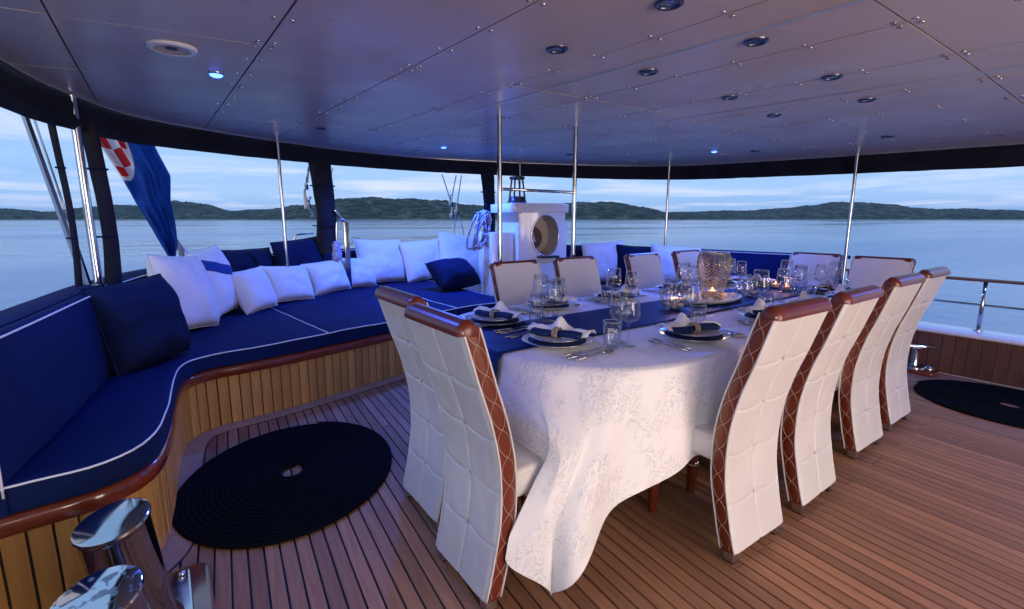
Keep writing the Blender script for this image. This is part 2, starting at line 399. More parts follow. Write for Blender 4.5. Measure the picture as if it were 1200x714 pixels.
# image column x -> azimuth; rows above the horizon -> tangent
az = lambda x: 35.9+math.degrees(math.atan((x-600)/578.7))
hp = lambda L_: [(az(x), h/578.7*math.cos(math.atan((x-600)/578.7))) for x, h in L_]
hill_range('hills', hp([(-500, 3), (-200, 14), (-60, 17), (0, 14), (55, 10), (110, 16), (170, 18), (205, 22), (235, 20), (275, 11), (310, 13), (350, 17), (400, 18), (480, 12), (560, 4), (600, 0)]), 2100, 2700, 3, '')
hill_range('hills', hp([(290, 0), (330, 10), (365, 18), (400, 25), (440, 27), (480, 25), (510, 24), (550, 17), (590, 15), (640, 17), (680, 22), (715, 21), (750, 15), (785, 9), (830, 4), (860, 0)]), 1500, 1950, 11, '')
hill_range('hills', hp([(700, 0), (760, 9), (820, 10), (870, 11), (920, 14), (950, 18), (980, 21), (1005, 22), (1040, 20), (1075, 14), (1100, 13), (1135, 14), (1165, 12), (1230, 10), (1400, 16), (1800, 4)]), 2300, 2900, 23, '')
hill_range('hills', [(112, 0), (140, .02), (175, .035), (210, .02), (235, .03), (270, .018), (296, .012), (310, 0)], 2500, 3100, 31, '')

# ================================================================== the boat
CX = 2.70                                    # centre line
def cz(x, y): return 2.06-.008*(x-CX)**2+.028*(y-2.5)
# bulwark / settee back line, from the left arm round the stern to the right arm (deck lies on its right hand)
half = [(-.565, 2.12), (-.485, 2.6), (-.38, 3.3), (-.26, 4.0), (-.02, 4.75), (.45, 5.5), (1.15, 6.12), (1.95, 6.48)]
back_pts = half + [(CX, 6.58)] + [(2*CX-x, y) for x, y in half[::-1]]
BACK = cr(back_pts, .04)
fh = [(-.78, 2.09), (-.47, 2.125), (-.24, 2.16), (-.11, 2.30), (-.055, 2.6), (-.015, 3.1), (.04, 3.40), (.17, 3.55), (.45, 3.60), (.80, 3.67), (1.45, 3.85), (2.1, 4.03)]
FRONT = cr(fh + [(CX, 4.10)] + [(2*CX-x, y) for x, y in fh[::-1]], .03)

# ---- deck
deck = tag(MB().add(box(-.72, 6.1, -2.7, 4.7, -.09, -.012)).obj('deck', M['caulk']), kind='structure')
PA = R(5.4); PITCH = .0585
dirv = Vector((math.sin(PA), math.cos(PA), 0)); nrm = Vector((dirv.y, -dirv.x, 0))
ref = Vector((.31, 2.0, 0))
plank_me = {}
def plank_mesh(ln):
    ln = round(ln, 1)
    if ln not in plank_me:
        h = PITCH/2-.0040
        plank_me[ln] = MB().add(bbox(-h, h, 0, ln-.004, -.012, 0, .0012)).mesh('plank', M['teak'])
    return plank_me[ln], ln
for i in range(-22, 108):
    c = ref+nrm*(i*PITCH)
    # run along the plank from y=-2.6 to y=4.3 inside -0.66 < x < 6.05
    t0 = (-2.62-c.y)/dirv.y; t1 = (4.35-c.y)/dirv.y
    lo = max(t0, (-.66-c.x)/dirv.x); hi = min(t1, (6.04-c.x)/dirv.x)
    if hi-lo < .3: continue
    cut = lo+(hi-lo)*random.choice((.22, .34, .5, .8)) if hi-lo > 3 else None
    for a, b in ([(lo, cut), (cut, hi)] if cut else [(lo, hi)]):
        me, ln = plank_mesh(int((b-a)*10)/10)
        p = c+dirv*(b-ln if a == lo else a)
        inst('plank', me, deck, p, (0, 0, -PA))
# margin boards along the settee, a hair proud of the planks, with a caulk line
F2 = offset_path(FRONT, -.0)
nm = 0
def strip(P, o0, o1, z0, z1): return sweep(P, [(o0, z0), (o0, z1), (o1, z1), (o1, z0)])
MB().add(strip(FRONT, .03, -.106, -.004, .0015)).obj('caulk_line', M['caulk'], deck)
k = 0; seg = 28
while k < len(FRONT)-2:
    P = FRONT[k:k+seg+1]
    if len(P) > 3:
        P = [p.copy() for p in P]; P[0] = P[0].lerp(P[1], .08); P[-1] = P[-1].lerp(P[-2], .08)
        MB().add(strip(P, .02, -.098, .0, .0045)).obj('margin_board', M['margin'], deck)
    k += seg

# ---- settee base: slats, trim, box behind
sb = thing('settee_base', 'curved settee base of varnished vertical slats under a mahogany lip', 'settee', (CX, 4.0, 0))
MB().add(sweep(FRONT, [(.03, .0), (.03, .40), (.30, .40), (.30, .0)])).obj('plinth', M['caulk'], sb, world=True)
SW = .066
FS = resample(FRONT, SW)
sl = MB().add(bbox(-SW/2+.0035, SW/2-.0035, -.012, .012, .006, .335, .003)).mesh('slat', M['slat'])
for a, b in zip(FS, FS[1:]):
    p = (a+b)/2; d = (b-a).normalized(); n = Vector((-d.y, d.x, 0)); p = p+n*.018
    inst('slat', sl, sb, p-Vector(sb.location), (0, 0, math.atan2(d.y, d.x)))
tr = [(.045, .332), (-.008, .332), (-.018, .340), (-.022, .355), (-.022, .383), (-.016, .397), (-.004, .404), (.045, .404)]
MB().add(sweep(FRONT, tr)).obj('lip', M['mahog'], sb, smooth=True, world=True, angle=50)

# ---- seat cushions between the front line and the back line
ZS = .50
BK = offset_path(BACK, -.09)                  # seat ends in front of the backrest
def nearest(P, pt):
    q = Vector(pt).to_3d(); return min(range(len(P)), key=lambda i: (P[i]-q).length)/(len(P)-1)
cush = [((-.55, 2.12), (-.47, 2.1), (.97, 3.71), (.72, 5.75), 'long navy seat cushion bending round the corner of the settee, white piped'),
        ((.985, 3.715), (.735, 5.76), (2.28, 4.06), (2.25, 6.5), 'deep navy sunpad between the corner cushion and the console end, white piped'),
        ((2.295, 4.06), (2.265, 6.5), (2.98, 4.08), (3.0, 6.5), 'navy sunpad end piece against the white console, white piped'),
        ((4.22, 3.76), (4.2, 6.1), (5.95, 2.12), (5.87, 2.1), 'navy seat cushion on the far arm behind the dining chairs')]
for f0, b0, f1, b1, lab in cush:
    tf0, tf1, tb0, tb1 = nearest(FRONT, f0), nearest(FRONT, f1), nearest(BK, b0), nearest(BK, b1)
    nu, nv = 60, 14
    def fp(u, v):
        a = along(FRONT, tf0+(tf1-tf0)*u); f = a[0]-a[1]*.012
        b = along(BK, tb0+(tb1-tb0)*u)[0]
        return f.lerp(b, v)
    def top(u, v):
        p = fp(u, v); e = min(u, 1-u)*3.0; q = min(v, 1-v)*1.2
        puff = .014*(1-math.exp(-min(e, q)*14)); wob = .009*noise.noise(p*2.3)+.004*noise.noise(p*6.1)
        return (p.x, p.y, ZS+puff+wob)
    mb = MB(); tv, tf = grid(top, nu, nv); mb.add((tv, tf))
    bv = [(x, y, .407) for x, y, z in tv]; mb.add((bv, tf))
    N0 = nu*nv
    edge = [j for j in range(nu)]+[(j+1)*nu-1 for j in range(1, nv)]+[nu*nv-1-j for j in range(1, nu)]+[j*nu for j in range(nv-2, 0, -1)]
    for a, b in zip(edge, edge[1:]+edge[:1]): mb.f.append((a, b, b+N0, a+N0)); mb.m.append(0)
    ctr = fp(.5, .1)
    t = thing('seat_cushion', lab, 'cushion', (ctr.x, ctr.y, .40))
    mb.obj('pad', M['navy'], t, smooth=True, world=True, angle=50)
    pip = [Vector(top(i/59, 0)) for i in range(60)]+[Vector(top(1, j/20)) for j in range(1, 21)]
    pip = [Vector(top(0, 1-j/20)) for j in range(0, 20)]+pip
    MB().add(tube([p+Vector((0, 0, .001)) for p in pip], .0040, 6)).obj('piping', M['piping'], t, smooth=True, world=True)
    pip2 = [Vector((p.x, p.y, .411)) for p in [fp(i/59, 0) for i in range(60)]]
    MB().add(tube(pip2, .004, 6)).obj('piping', M['navy2'], t, smooth=True, world=True)

# ---- backrests
def backrest(t0, t1, lab):
    n0, n1 = int(t0*(len(BACK)-1)), int(t1*(len(BACK)-1)); P = BACK[n0:n1+1]
    pr = [(-.085, .47), (-.088, .60), (-.075, .80), (-.060, .935), (-.050, .958), (-.02, .965), (-.004, .95), (.0, .47)]
    c = P[len(P)//2]
    t = thing('backrest_cushion', lab, 'cushion', (c.x, c.y, .45))
    MB().add(sweep(P, pr)).obj('pad', M['navy'], t, smooth=True, world=True, angle=60)
    q = offset_path(P, -.058)
    MB().add(tube([Vector((p.x, p.y, .951)) for p in q], .0040, 6)).obj('piping', M['piping'], t, smooth=True, world=True)
    e = [P[0]+(offset_path(P, o)[0]-P[0])+Vector((0, 0, z)) for o, z in pr[:5]]
    MB().add(tube(e, .0040, 6)).obj('piping', M['piping'], t, smooth=True, world=True)
backrest(0, .235, 'curved navy backrest along the arm beside the steel posts and flag')
backrest(.238, .50, 'navy backrest along the stern behind the row of pillows')
backrest(.503, .765, 'navy backrest along the stern behind the white console')
backrest(.768, 1, 'navy backrest of the far arm behind the lattice lantern')

# ---- bulwark shell outside the settee, cap on top, hull below
bw = thing('bulwark', 'navy covered bulwark round the stern outside the settee', 'bulwark', (CX, 6.5, -.1))
MB().add(sweep(BACK, [(.004, -.1), (.004, .935), (.16, .915), (.20, -.1)])).obj('wall', M['hull'], bw, world=True)
capp = [(.002, .936), (.0, .962), (.02, .968), (.16, .955), (.185, .945), (.185, .918)]
MB().add(sweep(BACK, capp)).obj('cap', M['navy'], bw, smooth=True, world=True, angle=40)
HULL = [Vector((-.75, -2.7, 0))]+[p for p in offset_path(BACK, .2)][::4]+[Vector((6.15, -2.7, 0))]
hv = []
for p in HULL: hv += [(p.x, p.y, -.1), (p.x+(CX-p.x)*.06, p.y-.35*max(0, p.y-3)/3.5, SEA_Z-.6)]
hf = [(2*i, 2*i+1, 2*i+3, 2*i+2) for i in range(len(HULL)-1)]
mb = MB(); mb.add((hv, hf)); mb.f.append(tuple(range(0, 2*len(HULL), 2))); mb.m.append(0)
ho = mb.obj('hull', M['hull']); tag(ho, 'white painted yacht hull below the deck edge', 'hull')

# ---- low side bulwark with boards, blue-lit cap, rail (right), mirrored plain on the left ahead of the settee
def side_bulwark(xa, xb, sgn, lab, labr):
    # inner face runs from (xa, 2.02) to (xb, -2.6); sgn +1 : outboard is +x
    A, B = Vector((xa, 2.02, 0)), Vector((xb, -2.6, 0)); d = (B-A).normalized(); out = Vector((sgn, 0, 0)); ln = (B-A).length
    t = thing('side_bulwark', lab, 'bulwark', (xa, .6, 0))
    P = [A, A.lerp(B, .25), A.lerp(B, .5), A.lerp(B, .75), B]; s = 1 if d.cross(out).z > 0 else -1
    MB().add(sweep(P, [(s*.016, -.05), (s*.016, .355), (s*.20, .355), (s*.20, -.05)])).obj('wall', M['hull'], t, world=True)
    cp = [(-.022, .358), (-.03, .372), (-.022, .392), (.0, .400), (.20, .408), (.23, .395), (.23, .358)]
    MB().add(sweep(P, [(s*o, z) for o, z in cp])).obj('cap', M['gel'], t, smooth=True, world=True, angle=45)
    bwid = .087; nb = int(ln/bwid)
    bm_ = MB().add(bbox(-bwid/2+.003, bwid/2-.003, -.008, .008, .012, .352, .003)).mesh('board', M['board'])
    for i in range(nb):
        p = A+d*(bwid*(i+.5))+Vector((-d.y, d.x, 0))*s*.006
        inst('board', bm_, t, p-Vector(t.location), (0, 0, math.atan2(d.y, d.x)))
    r = thing('guard_rail', labr, 'railing', (xa+sgn*.12, .6, .40))
    o = out*.15
    rp = [p+o+Vector((0, 0, .835)) for p in P]
    mbx = MB().add(sweep([Vector((p.x, p.y, 0)) for p in rp], [(-.03, .826), (-.03, .84), (-.018, .852), (.018, .852), (.03, .84), (.03, .826)]))
    mbx.obj('top_rail', M['wood_t'], r, smooth=True, world=True, angle=45)
    MB().add(tube([p+o+Vector((0, 0, .628)) for p in P], .0105, 10)).obj('mid_rail', M['steel'], r, smooth=True, world=True)
    y = .96
    for yy in (1.99, .96, -.07, -1.1, -2.13):
        tt = (2.02-yy)/4.62; p = A.lerp(B, tt)+o
        MB().add(tube([p+Vector((0, 0, .40)), p+Vector((0, 0, .828))], .0155, 12)).obj('stanchion', M['steel'], r, smooth=True, world=True)
        MB().add(lathe([(.034, .402), (.034, .412), (.02, .42)], 16, p.x, p.y)).obj('foot_flange', M['steel'], r, smooth=True, world=True, angle=40)
side_bulwark(5.54, 5.40, 1, 'low bulwark of dark vertical boards with a broad white cap behind the cleat', 'teak topped steel guard rail standing on the white bulwark cap')
side_bulwark(-.56, -.50, -1, 'low boarded bulwark forward of the settee end behind the bollards', 'teak topped guard rail forward of the settee end')

# ---- ceiling: framed painted panels
out_pts = [(5.54, -2.75), (5.64, .85), (5.665, 1.97), (5.66, 3.0), (5.55, 4.05), (5.02, 4.97), (4.13, 5.72), (3.05, 6.16), (1.95, 6.0), (1.10, 5.52), (.45, 4.98), (-.06, 4.38), (-.30, 3.72), (-.44, 3.1), (-.50, 2.0), (-.53, -2.75)]
OUT = cr(out_pts, .08)
def clip_convex(poly, x0, x1, y0, y1):
    for axis, lim, keep in ((0, x0, 1), (0, x1, -1), (1, y0, 1), (1, y1, -1)):
        res = []
        for a, b in zip(poly, poly[1:]+poly[:1]):
            ia = (a[axis]-lim)*keep >= 0; ib = (b[axis]-lim)*keep >= 0
            if ia: res.append(a)
            if ia != ib:
                t = (lim-a[axis])/(b[axis]-a[axis]); res.append((a[0]+(b[0]-a[0])*t, a[1]+(b[1]-a[1])*t))
        poly = res
        if len(poly) < 3: return []
    return poly
OP = [(p.x, p.y) for p in OUT]
ceil = thing('ceiling', None, None, (CX, 2, 2.1)); ceil['kind'] = 'structure'
# roof shell above the panels
mb = MB(); n = len(OP)
for z in (.012, .09):
    for x, y in OP:
        ox, oy = CX+(x-CX)*1.03, 1.7+(y-1.7)*1.025
        mb.v.append((ox, oy, cz(x, y)+z))
for z in (.012, .09): mb.v.append((CX, 1.5, cz(CX, 1.5)+z))
for i in range(n):
    j = (i+1) % n
    mb.f += [(i, j, n+j, n+i), (2*n, j, i), (2*n+1, n+i, n+j)]; mb.m += [0, 0, 0]
def fan_z(x, y): return cz(x, y)
mb2 = MB()
xs = [-.6+.45*i for i in range(15)]; ys = [-2.75+.6*i for i in range(16)]
for dz in (.014, .10):
    for a, b in zip(xs, xs[1:]):
        for c, d in zip(ys, ys[1:]):
            p = clip_convex(OP, a, b, c, d)
            if len(p) > 2: mb2.add(([(x, y, cz(x, y)+dz) for x, y in p], [tuple(range(len(p)))]))

mb3 = MB()
for i, p in enumerate(OUT):
    z = cz(p.x, p.y); mb3.v += [(p.x, p.y, z-.004), (p.x, p.y, z+.10)]
mb3.f = [(2*i, 2*i+1, 2*i+3, 2*i+2) for i in range(len(OUT)-1)]; mb3.m = [0]*len(mb3.f)
mb2.obj('backing', M['seam'], ceil, world=True)
mb3.obj('rim', M['hull'], ceil, world=True)
SX = [-.8, -.205, .41, 1.01, 1.575, 2.13, 2.70, 3.27, 3.83, 4.4, 5.0, 5.6, 6.3]
SY = [-2.8, -1.0, .66, 2.2, 3.02, 4.2, 5.3, 6.6]
g = .0034
for a, b in zip(SX, SX[1:]):
    for c, d in zip(SY, SY[1:]):
        mb = MB(); nx, ny = 3, 5
        for i in range(nx):
            for j in range(ny):
                x0, x1 = a+g+(b-a-2*g)*i/nx, a+g+(b-a-2*g)*(i+1)/nx; y0, y1 = c+g+(d-c-2*g)*j/ny, c+g+(d-c-2*g)*(j+1)/ny
                p = clip_convex(OP, x0, x1, y0, y1)
                if len(p) > 2: mb.add(([(x, y, cz(x, y)) for x, y in p], [tuple(range(len(p)))]))
        if mb.f:
            xs_ = [v[0] for v in mb.v]; ys_ = [v[1] for v in mb.v]
            if (max(xs_)-min(xs_))*(max(ys_)-min(ys_)) < .002: continue
            bm = bmesh.new(); vs = [bm.verts.new(v) for v in mb.v]
            for f in mb.f:
                try: bm.faces.new([vs[i] for i in f])
                except ValueError: pass
            bmesh.ops.remove_doubles(bm, verts=bm.verts, dist=.0005)
            ex = bmesh.ops.extrude_face_region(bm, geom=list(bm.faces))
            for v in ex['geom']:
                if isinstance(v, bmesh.types.BMVert): v.co.z += .010
            bmesh.ops.recalc_face_normals(bm, faces=bm.faces)
            tx, ty = random.uniform(-.0012, .0012), random.uniform(-.0008, .0008)
            for v in bm.verts: v.co.z += tx*(v.co.x-a)+ty*(v.co.y-c); v.co -= ceil.location
            me = bpy.data.meshes.new('panel'); bm.to_mesh(me); bm.free(); me.materials.append(M['ceil'])
            inst('panel', me, ceil)
def inside(x, y):
    n = len(OP)
    for i in range(n):
        a, b = OP[i], OP[(i+1) % n]
        if (b[0]-a[0])*(y-a[1])-(b[1]-a[1])*(x-a[0]) < .03: return False
    return True
riv = MB(); rp = [(.010, 0), (.009, -.0035), (.005, -.006), (.0003, -.0068)]
def rivet(x, y):
    if inside(x, y): riv.add([*map(lambda q: q, lathe([(r, cz(x, y)+z-.0003) for r, z in rp], 8, x, y))])
for x in SX[1:-1]:
    y = -2.5
    while y < 6.1:
        for s in (-1, 1): rivet(x+s*.028, y)
        y += .29
    for y in SY[1:-1]:
        for s in (-1, 1):
            for q in (-1, 1): rivet(x+s*.028, y+q*.03)
tag(riv.obj('rivets', M['rivet'], ceil, smooth=True, world=True), kind='stuff')
for x, y0, y1 in ((1.80, -.8, 3.02), (3.10, -.8, 2.4)):
    P = [Vector((x, y0+(y1-y0)*i/12, 0)) for i in range(13)]
    mb = MB()
    for p in P:
        z = cz(p.x, p.y); mb.v += [(x-.006, p.y, z+.002), (x-.004, p.y, z-.005), (x+.004, p.y, z-.005), (x+.006, p.y, z+.002)]
    mb.f = [(4*i+k, 4*i+k+1, 4*i+k+5, 4*i+k+4) for i in range(12) for k in range(3)]; mb.m = [0]*len(mb.f)
    mb.obj('batten', M['alu'], ceil, world=True)

# ---- valance: rolled-up canvas side curtains hanging from the roof edge
val = thing('rolled_side_curtain', 'black canvas side curtain rolled up along the roof edge', 'curtain', (CX, 6.1, 1.9))
i0 = min(range(len(OUT)), key=lambda i: abs(OUT[i].y+1.2)+(0 if OUT[i].x > 3 else 9)); i1 = min(range(len(OUT)), key=lambda i: abs(OUT[i].y+1.2)+(0 if OUT[i].x < 2 else 9))
VP = OUT[i0:i1+1]
mb = MB(); pr = [(-.004, .006), (-.014, -.05), (-.010, -.10), (-.022, -.125), (-.026, -.155), (-.010, -.178), (.02, -.180), (.045, -.16), (.04, -.11), (.025, -.05), (.02, .006)]
for i, p in enumerate(VP):
    d = (VP[min(i+1, len(VP)-1)]-VP[max(i-1, 0)]).normalized(); nn_ = Vector((d.y, -d.x, 0)); z = cz(p.x, p.y)
    sag = .012*noise.noise(Vector((i*.23, 0, 1)))+.010*noise.noise(Vector((i*.9, 3, 1)))
    for o, h in pr:
        q = p+nn_*(o+.012+.008*noise.noise(Vector((i*.5, h*20, 2)))); mb.v.append((q.x, q.y, z+h*(1+sag*4)+(sag if h < -.03 else 0)))
n = len(pr)
mb.f = [(i*n+k, i*n+(k+1) % n, (i+1)*n+(k+1) % n, (i+1)*n+k) for i in range(len(VP)-1) for k in range(n)]; mb.m = [0]*len(mb.f)
mb.obj('canvas_roll', M['black'], val, smooth=True, world=True)
mb = MB()
for p in VP:
    d = Vector((0, 0, 0)); z = cz(p.x, p.y); c = Vector((CX-p.x, 2-p.y, 0)).normalized()
    q0, q1 = p, p+c*.03
    mb.v += [(q0.x, q0.y, z-.002), (q0.x, q0.y, z-.009), (q1.x, q1.y, z-.009), (q1.x, q1.y, z-.002)]
mb.f = [(4*i+k, 4*i+(k+1) % 4, 4*i+4+(k+1) % 4, 4*i+4+k) for i in range(len(VP)-1) for k in range(4)]; mb.m = [0]*len(mb.f)
mb.obj('edge_strip', M['alu'], val, world=True)

# ---- steel posts
def post(x, y, z0, lab, r=.0165, lean=(0, 0), grp='steel roof posts'):
    z1 = cz(x, y)+.004
    t = thing('roof_post', lab, 'post', (x, y, z0), group=grp)
    MB().add(tube([(0, 0, 0), (lean[0], lean[1], z1-z0)], r, 14)).obj('pole', M['steel'], t, smooth=True, angle=40)
    MB().add(lathe([(.036, 0), (.036, .008), (.022, .014), (r+.001, .03)], 16)).obj('foot_flange', M['steel'], t, smooth=True, angle=40)
post(-.305, 3.74, .962, 'polished steel roof post beside the slanting strut and rolled curtain', .0215)
post(1.06, 5.42, .50, 'thin steel roof post rising behind the dark pillows')
post(5.36, 4.0, .50, 'steel roof post rising behind the pale blue pillow next to the lantern')
post(5.58, 2.0, .40, 'steel roof post between the two chairs at the railing end')
post(4.13, 5.52, .95, 'thin steel roof post behind the black lantern on the console', .013)
t = thing('post_frame', 'pair of tall steel posts joined by a crossbar in front of the console', 'post', (2.4, 2.98, 0))
for x, y in ((2.04, 2.97), (2.80, 3.0)):
    MB().add(tube([(x, y, 0), (x, y, cz(x, y)+.004)], .0175, 14)).obj('pole', M['steel'], t, smooth=True, world=True, angle=40)
    MB().add(lathe([(.04, 0.006), (.04, .016), (.02, .03)], 16, x, y)).obj('foot_flange', M['steel'], t, smooth=True, world=True, angle=40)
MB().add(tube([(2.04, 2.97, 1.565), (2.80, 3.0, 1.565)], .011, 12)).obj('crossbar', M['steel'], t, smooth=True, world=True)
st = thing('slanting_strut', 'flat steel strut slanting up beside the roof post at the flag', 'strut', (-.37, 3.82, .96))
MB().add(tube([(0, 0, 0), (-.16, .02, 1.02)], .0155, 4)).obj('bar', M['steel_b'], st)
MB().add(tube([(.018, .03, 0), (-.128, .05, 1.02)], .006, 8)).obj('rod', M['steel'], st, smooth=True)

# ---- furled vertical curtains
def furled(x, y, w_, z0, lab, tw=0):
    z1 = cz(x, y)-.12
    t = thing('furled_curtain', lab, 'curtain', (x, y, z0), group='furled black canvas curtains')
    def fn(u, v):
        a = 2*math.pi*u; fl = 1+.10*math.sin(3*a+v*5)+.06*noise.noise(Vector((u*4, v*6, x)))
        rr = w_/2*fl*(1-.12*math.sin(v*math.pi))
        return (rr*math.cos(a)+.012*math.sin(v*4), rr*.7*math.sin(a), v*(z1-z0))
    v, f = grid(fn, 28, 26, True)
    MB().add((v, f)).obj('canvas', M['black'], t, smooth=True)
    for h in (.3, .72):
        MB().add(tube([(w_*.56*math.cos(2*math.pi*k/20), w_*.42*math.sin(2*math.pi*k/20), h*(z1-z0)) for k in range(20)], .006, 6, closed=True)).obj('strap', M['navy2'], t, smooth=True)
furled(-.245, 3.86, .085, .96, 'black curtain furled round the post beside the flag')
furled(-.40, 3.79, .035, .96, 'thin black curtain edge between the strut and the steel post')
furled(1.60, 5.92, .245, .955, 'wide black furled curtain standing behind the two dark pillows')
furled(3.83, 5.86, .20, .955, 'black furled curtain standing behind the rope hanging on the console')

# ---- white console
con = thing('console', 'white glossy console with round opening and stepped shoulders', 'console', (3.62, 4.72, .0), R(-12))
def rrect(x0, x1, y0, y1, r, n=6):
    P = []
    for cx, cy, a0 in ((x1-r, y1-r, 0), (x0+r, y1-r, 90), (x0+r, y0+r, 180), (x1-r, y0+r, 270)):
        for k in range(n+1):
            a = R(a0+90*k/n); P.append((cx+r*math.cos(a), cy+r*math.sin(a)))
    return P
def slab(P, z0, z1, b=.012):
    """rounded extrusion of an outline with softened top and bottom edge"""
    cx = sum(p[0] for p in P)/len(P); cy = sum(p[1] for p in P)/len(P)
    vs = []; lev = [(z0, b), (z0+b*.3, b*.3), (z0+b, 0), (z1-b, 0), (z1-b*.3, b*.3), (z1, b)]
    for z, ins in lev:
        for x, y in P:
            dx_, dy_ = x-cx, y-cy; l_ = math.hypot(dx_, dy_) or 1; vs.append((x-dx_/l_*ins, y-dy_/l_*ins, z))
    n = len(P); fs = [(i*n+k, i*n+(k+1) % n, (i+1)*n+(k+1) % n, (i+1)*n+k) for i in range(len(lev)-1) for k in range(n)]
    fs += [tuple(range(n))[::-1], tuple((len(lev)-1)*n+k for k in range(n))]
    return vs, fs
# lower wide body
MB().add(slab(rrect(-.50, -.20, -.14, .34, .05), .006, 1.20)).obj('side_body', M['gel'], con, smooth=True, angle=40)
MB().add(slab(rrect(.40, .50, -.14, .34, .03), .006, 1.30)).obj('side_body', M['gel'], con, smooth=True, angle=40)
# bulged front body with a round hole: cylinder-like front panel built as a grid with the hole cut
hc, hr = (.12, 1.16), 1.0; HX, HZ = .18, .235
def front_pt(x, z):  # bulging front
    s = (x-(-.20))/(.60); return (x, -.24-.07*math.sin(math.pi*max(0, min(1, s))), z)
mb = MB(); nr, na = 5, 48
sq = []
for k in range(na):
    a = 2*math.pi*k/na; c_, s_ = math.cos(a), math.sin(a)
    X0, X1, Z0, Z1 = -.20, .40, .75, 1.43
    t_ = min(((X1-hc[0])/c_ if c_ > 1e-6 else 9), ((X0-hc[0])/c_ if c_ < -1e-6 else 9), ((Z1-hc[1])/s_ if s_ > 1e-6 else 9), ((Z0-hc[1])/s_ if s_ < -1e-6 else 9))
    for r_ in range(nr+1):
        q = (HX*HZ/math.hypot(HZ*c_, HX*s_))*(1-r_/nr)+t_*(r_/nr); mb.v.append(front_pt(hc[0]+c_*q, hc[1]+s_*q))
mb.f = [(k*(nr+1)+j, k*(nr+1)+j+1, ((k+1) % na)*(nr+1)+j+1, ((k+1) % na)*(nr+1)+j) for k in range(na) for j in range(nr)]; mb.m = [0]*len(mb.f)
mb.obj('front_panel', M['gel'], con, smooth=True)
MB().add(grid(lambda u, v: front_pt(-.20+.6*u, .006+.744*v), 24, 4)).obj('front_panel', M['gel'], con, smooth=True)
MB().add(box(-.205, -.195, -.24, .30, .006, 1.43)).obj('cheek', M['gel'], con)
MB().add(box(.395, .405, -.24, .30, .006, 1.43)).obj('cheek', M['gel'], con)
MB().add(slab(rrect(-.33, .43, -.32, .36, .06), 1.425, 1.53)).obj('top_slab', M['gel'], con, smooth=True, angle=40)
# inside of the opening: cream niche with a rim
ring_ = [front_pt(hc[0]+HX*math.cos(2*math.pi*k/40), hc[1]+HZ*math.sin(2*math.pi*k/40)) for k in range(40)]
MB().add(tube(ring_, .009, 8, closed=True)).obj('opening_rim', M['rim'], con, smooth=True)
mb = MB()
for k in range(40):
    x, y, z = ring_[k]; mb.v += [(x, y+.004, z), (x, -.02, z)]
mb.f = [(2*k, 2*k+1, (2*k+3) % 80, (2*k+2) % 80) for k in range(40)]; mb.f.append(tuple(range(1, 80, 2))); mb.m = [0]*41
mb.obj('niche', M['cream'], con, smooth=True, angle=40)
# dark round mirror with a small sail, and a phone-like tray below
mc = (.03, 1.13)
mb = MB(); mb.add(xf(lathe([(.001, 0), (.10, 0),  (.135, 0), (.14, .004), (.135, .012)], 32), Matrix.Translation((mc[0], -.10, mc[1])) @ Matrix.Rotation(R(90), 4, 'X')))
por = mb.obj('porthole_plate', M['wood_t'], con, smooth=True, angle=40)
tri = MB(); tri.v = [(mc[0]+.012, -.118, mc[1]-.05), (mc[0]+.052, -.118, mc[1]-.05), (mc[0]+.012, -.118, mc[1]+.075), (mc[0]+.012, -.114, mc[1]-.05), (mc[0]+.052, -.114, mc[1]-.05), (mc[0]+.012, -.114, mc[1]+.075)]
tri.f = [(0, 1, 2), (5, 4, 3), (0, 3, 4, 1), (1, 4, 5, 2), (2, 5, 3, 0)]; tri.m = [0]*5; tri.obj('sail', M['cream'], por)
tri = MB(); tri.v = [(mc[0]+.004, -.118, mc[1]-.05), (mc[0]-.026, -.118, mc[1]-.05), (mc[0]+.004, -.118, mc[1]+.06), (mc[0]+.004, -.114, mc[1]-.05), (mc[0]-.026, -.114, mc[1]-.05), (mc[0]+.004, -.114, mc[1]+.06)]
tri.f = [(0, 1, 2), (5, 4, 3), (0, 3, 4, 1), (1, 4, 5, 2), (2, 5, 3, 0)]; tri.m = [0]*5; tri.obj('sail', M['lin_w'], por)
MB().add(bbox(.0, .26, -.38, -.28, .905, .93, .004)).obj('black_ledge', M['blackplastic'], con)
MB().add(bbox(-.515, -.50, -.02, .05, 1.03, 1.10, .004)).obj('latch', M['chrome_d'], con)

# ---- black lantern on the console
lan = thing('lantern', 'black flared lantern frame standing on the white console', 'lantern', (3.55, 4.80, 1.531), R(-12))
MB().add(lathe([(.115, 0), (.118, .01), (.105, .05), (.10, .085), (.0, .085)], 28, cap1=False)).obj('base', M['blackplastic'], lan, smooth=True, angle=40)
MB().add(lathe([(.085, .285), (.092, .29), (.092, .31), (.085, .316)], 28)).obj('cap', M['blackplastic'], lan, smooth=True, angle=40)
for k in range(4):
    a = R(45+90*k); MB().add(tube([(.098*math.cos(a), .098*math.sin(a), .06), (.068*math.cos(a), .068*math.sin(a), .295)], .011, 8)).obj('leg', M['blackplastic'], lan, smooth=True)
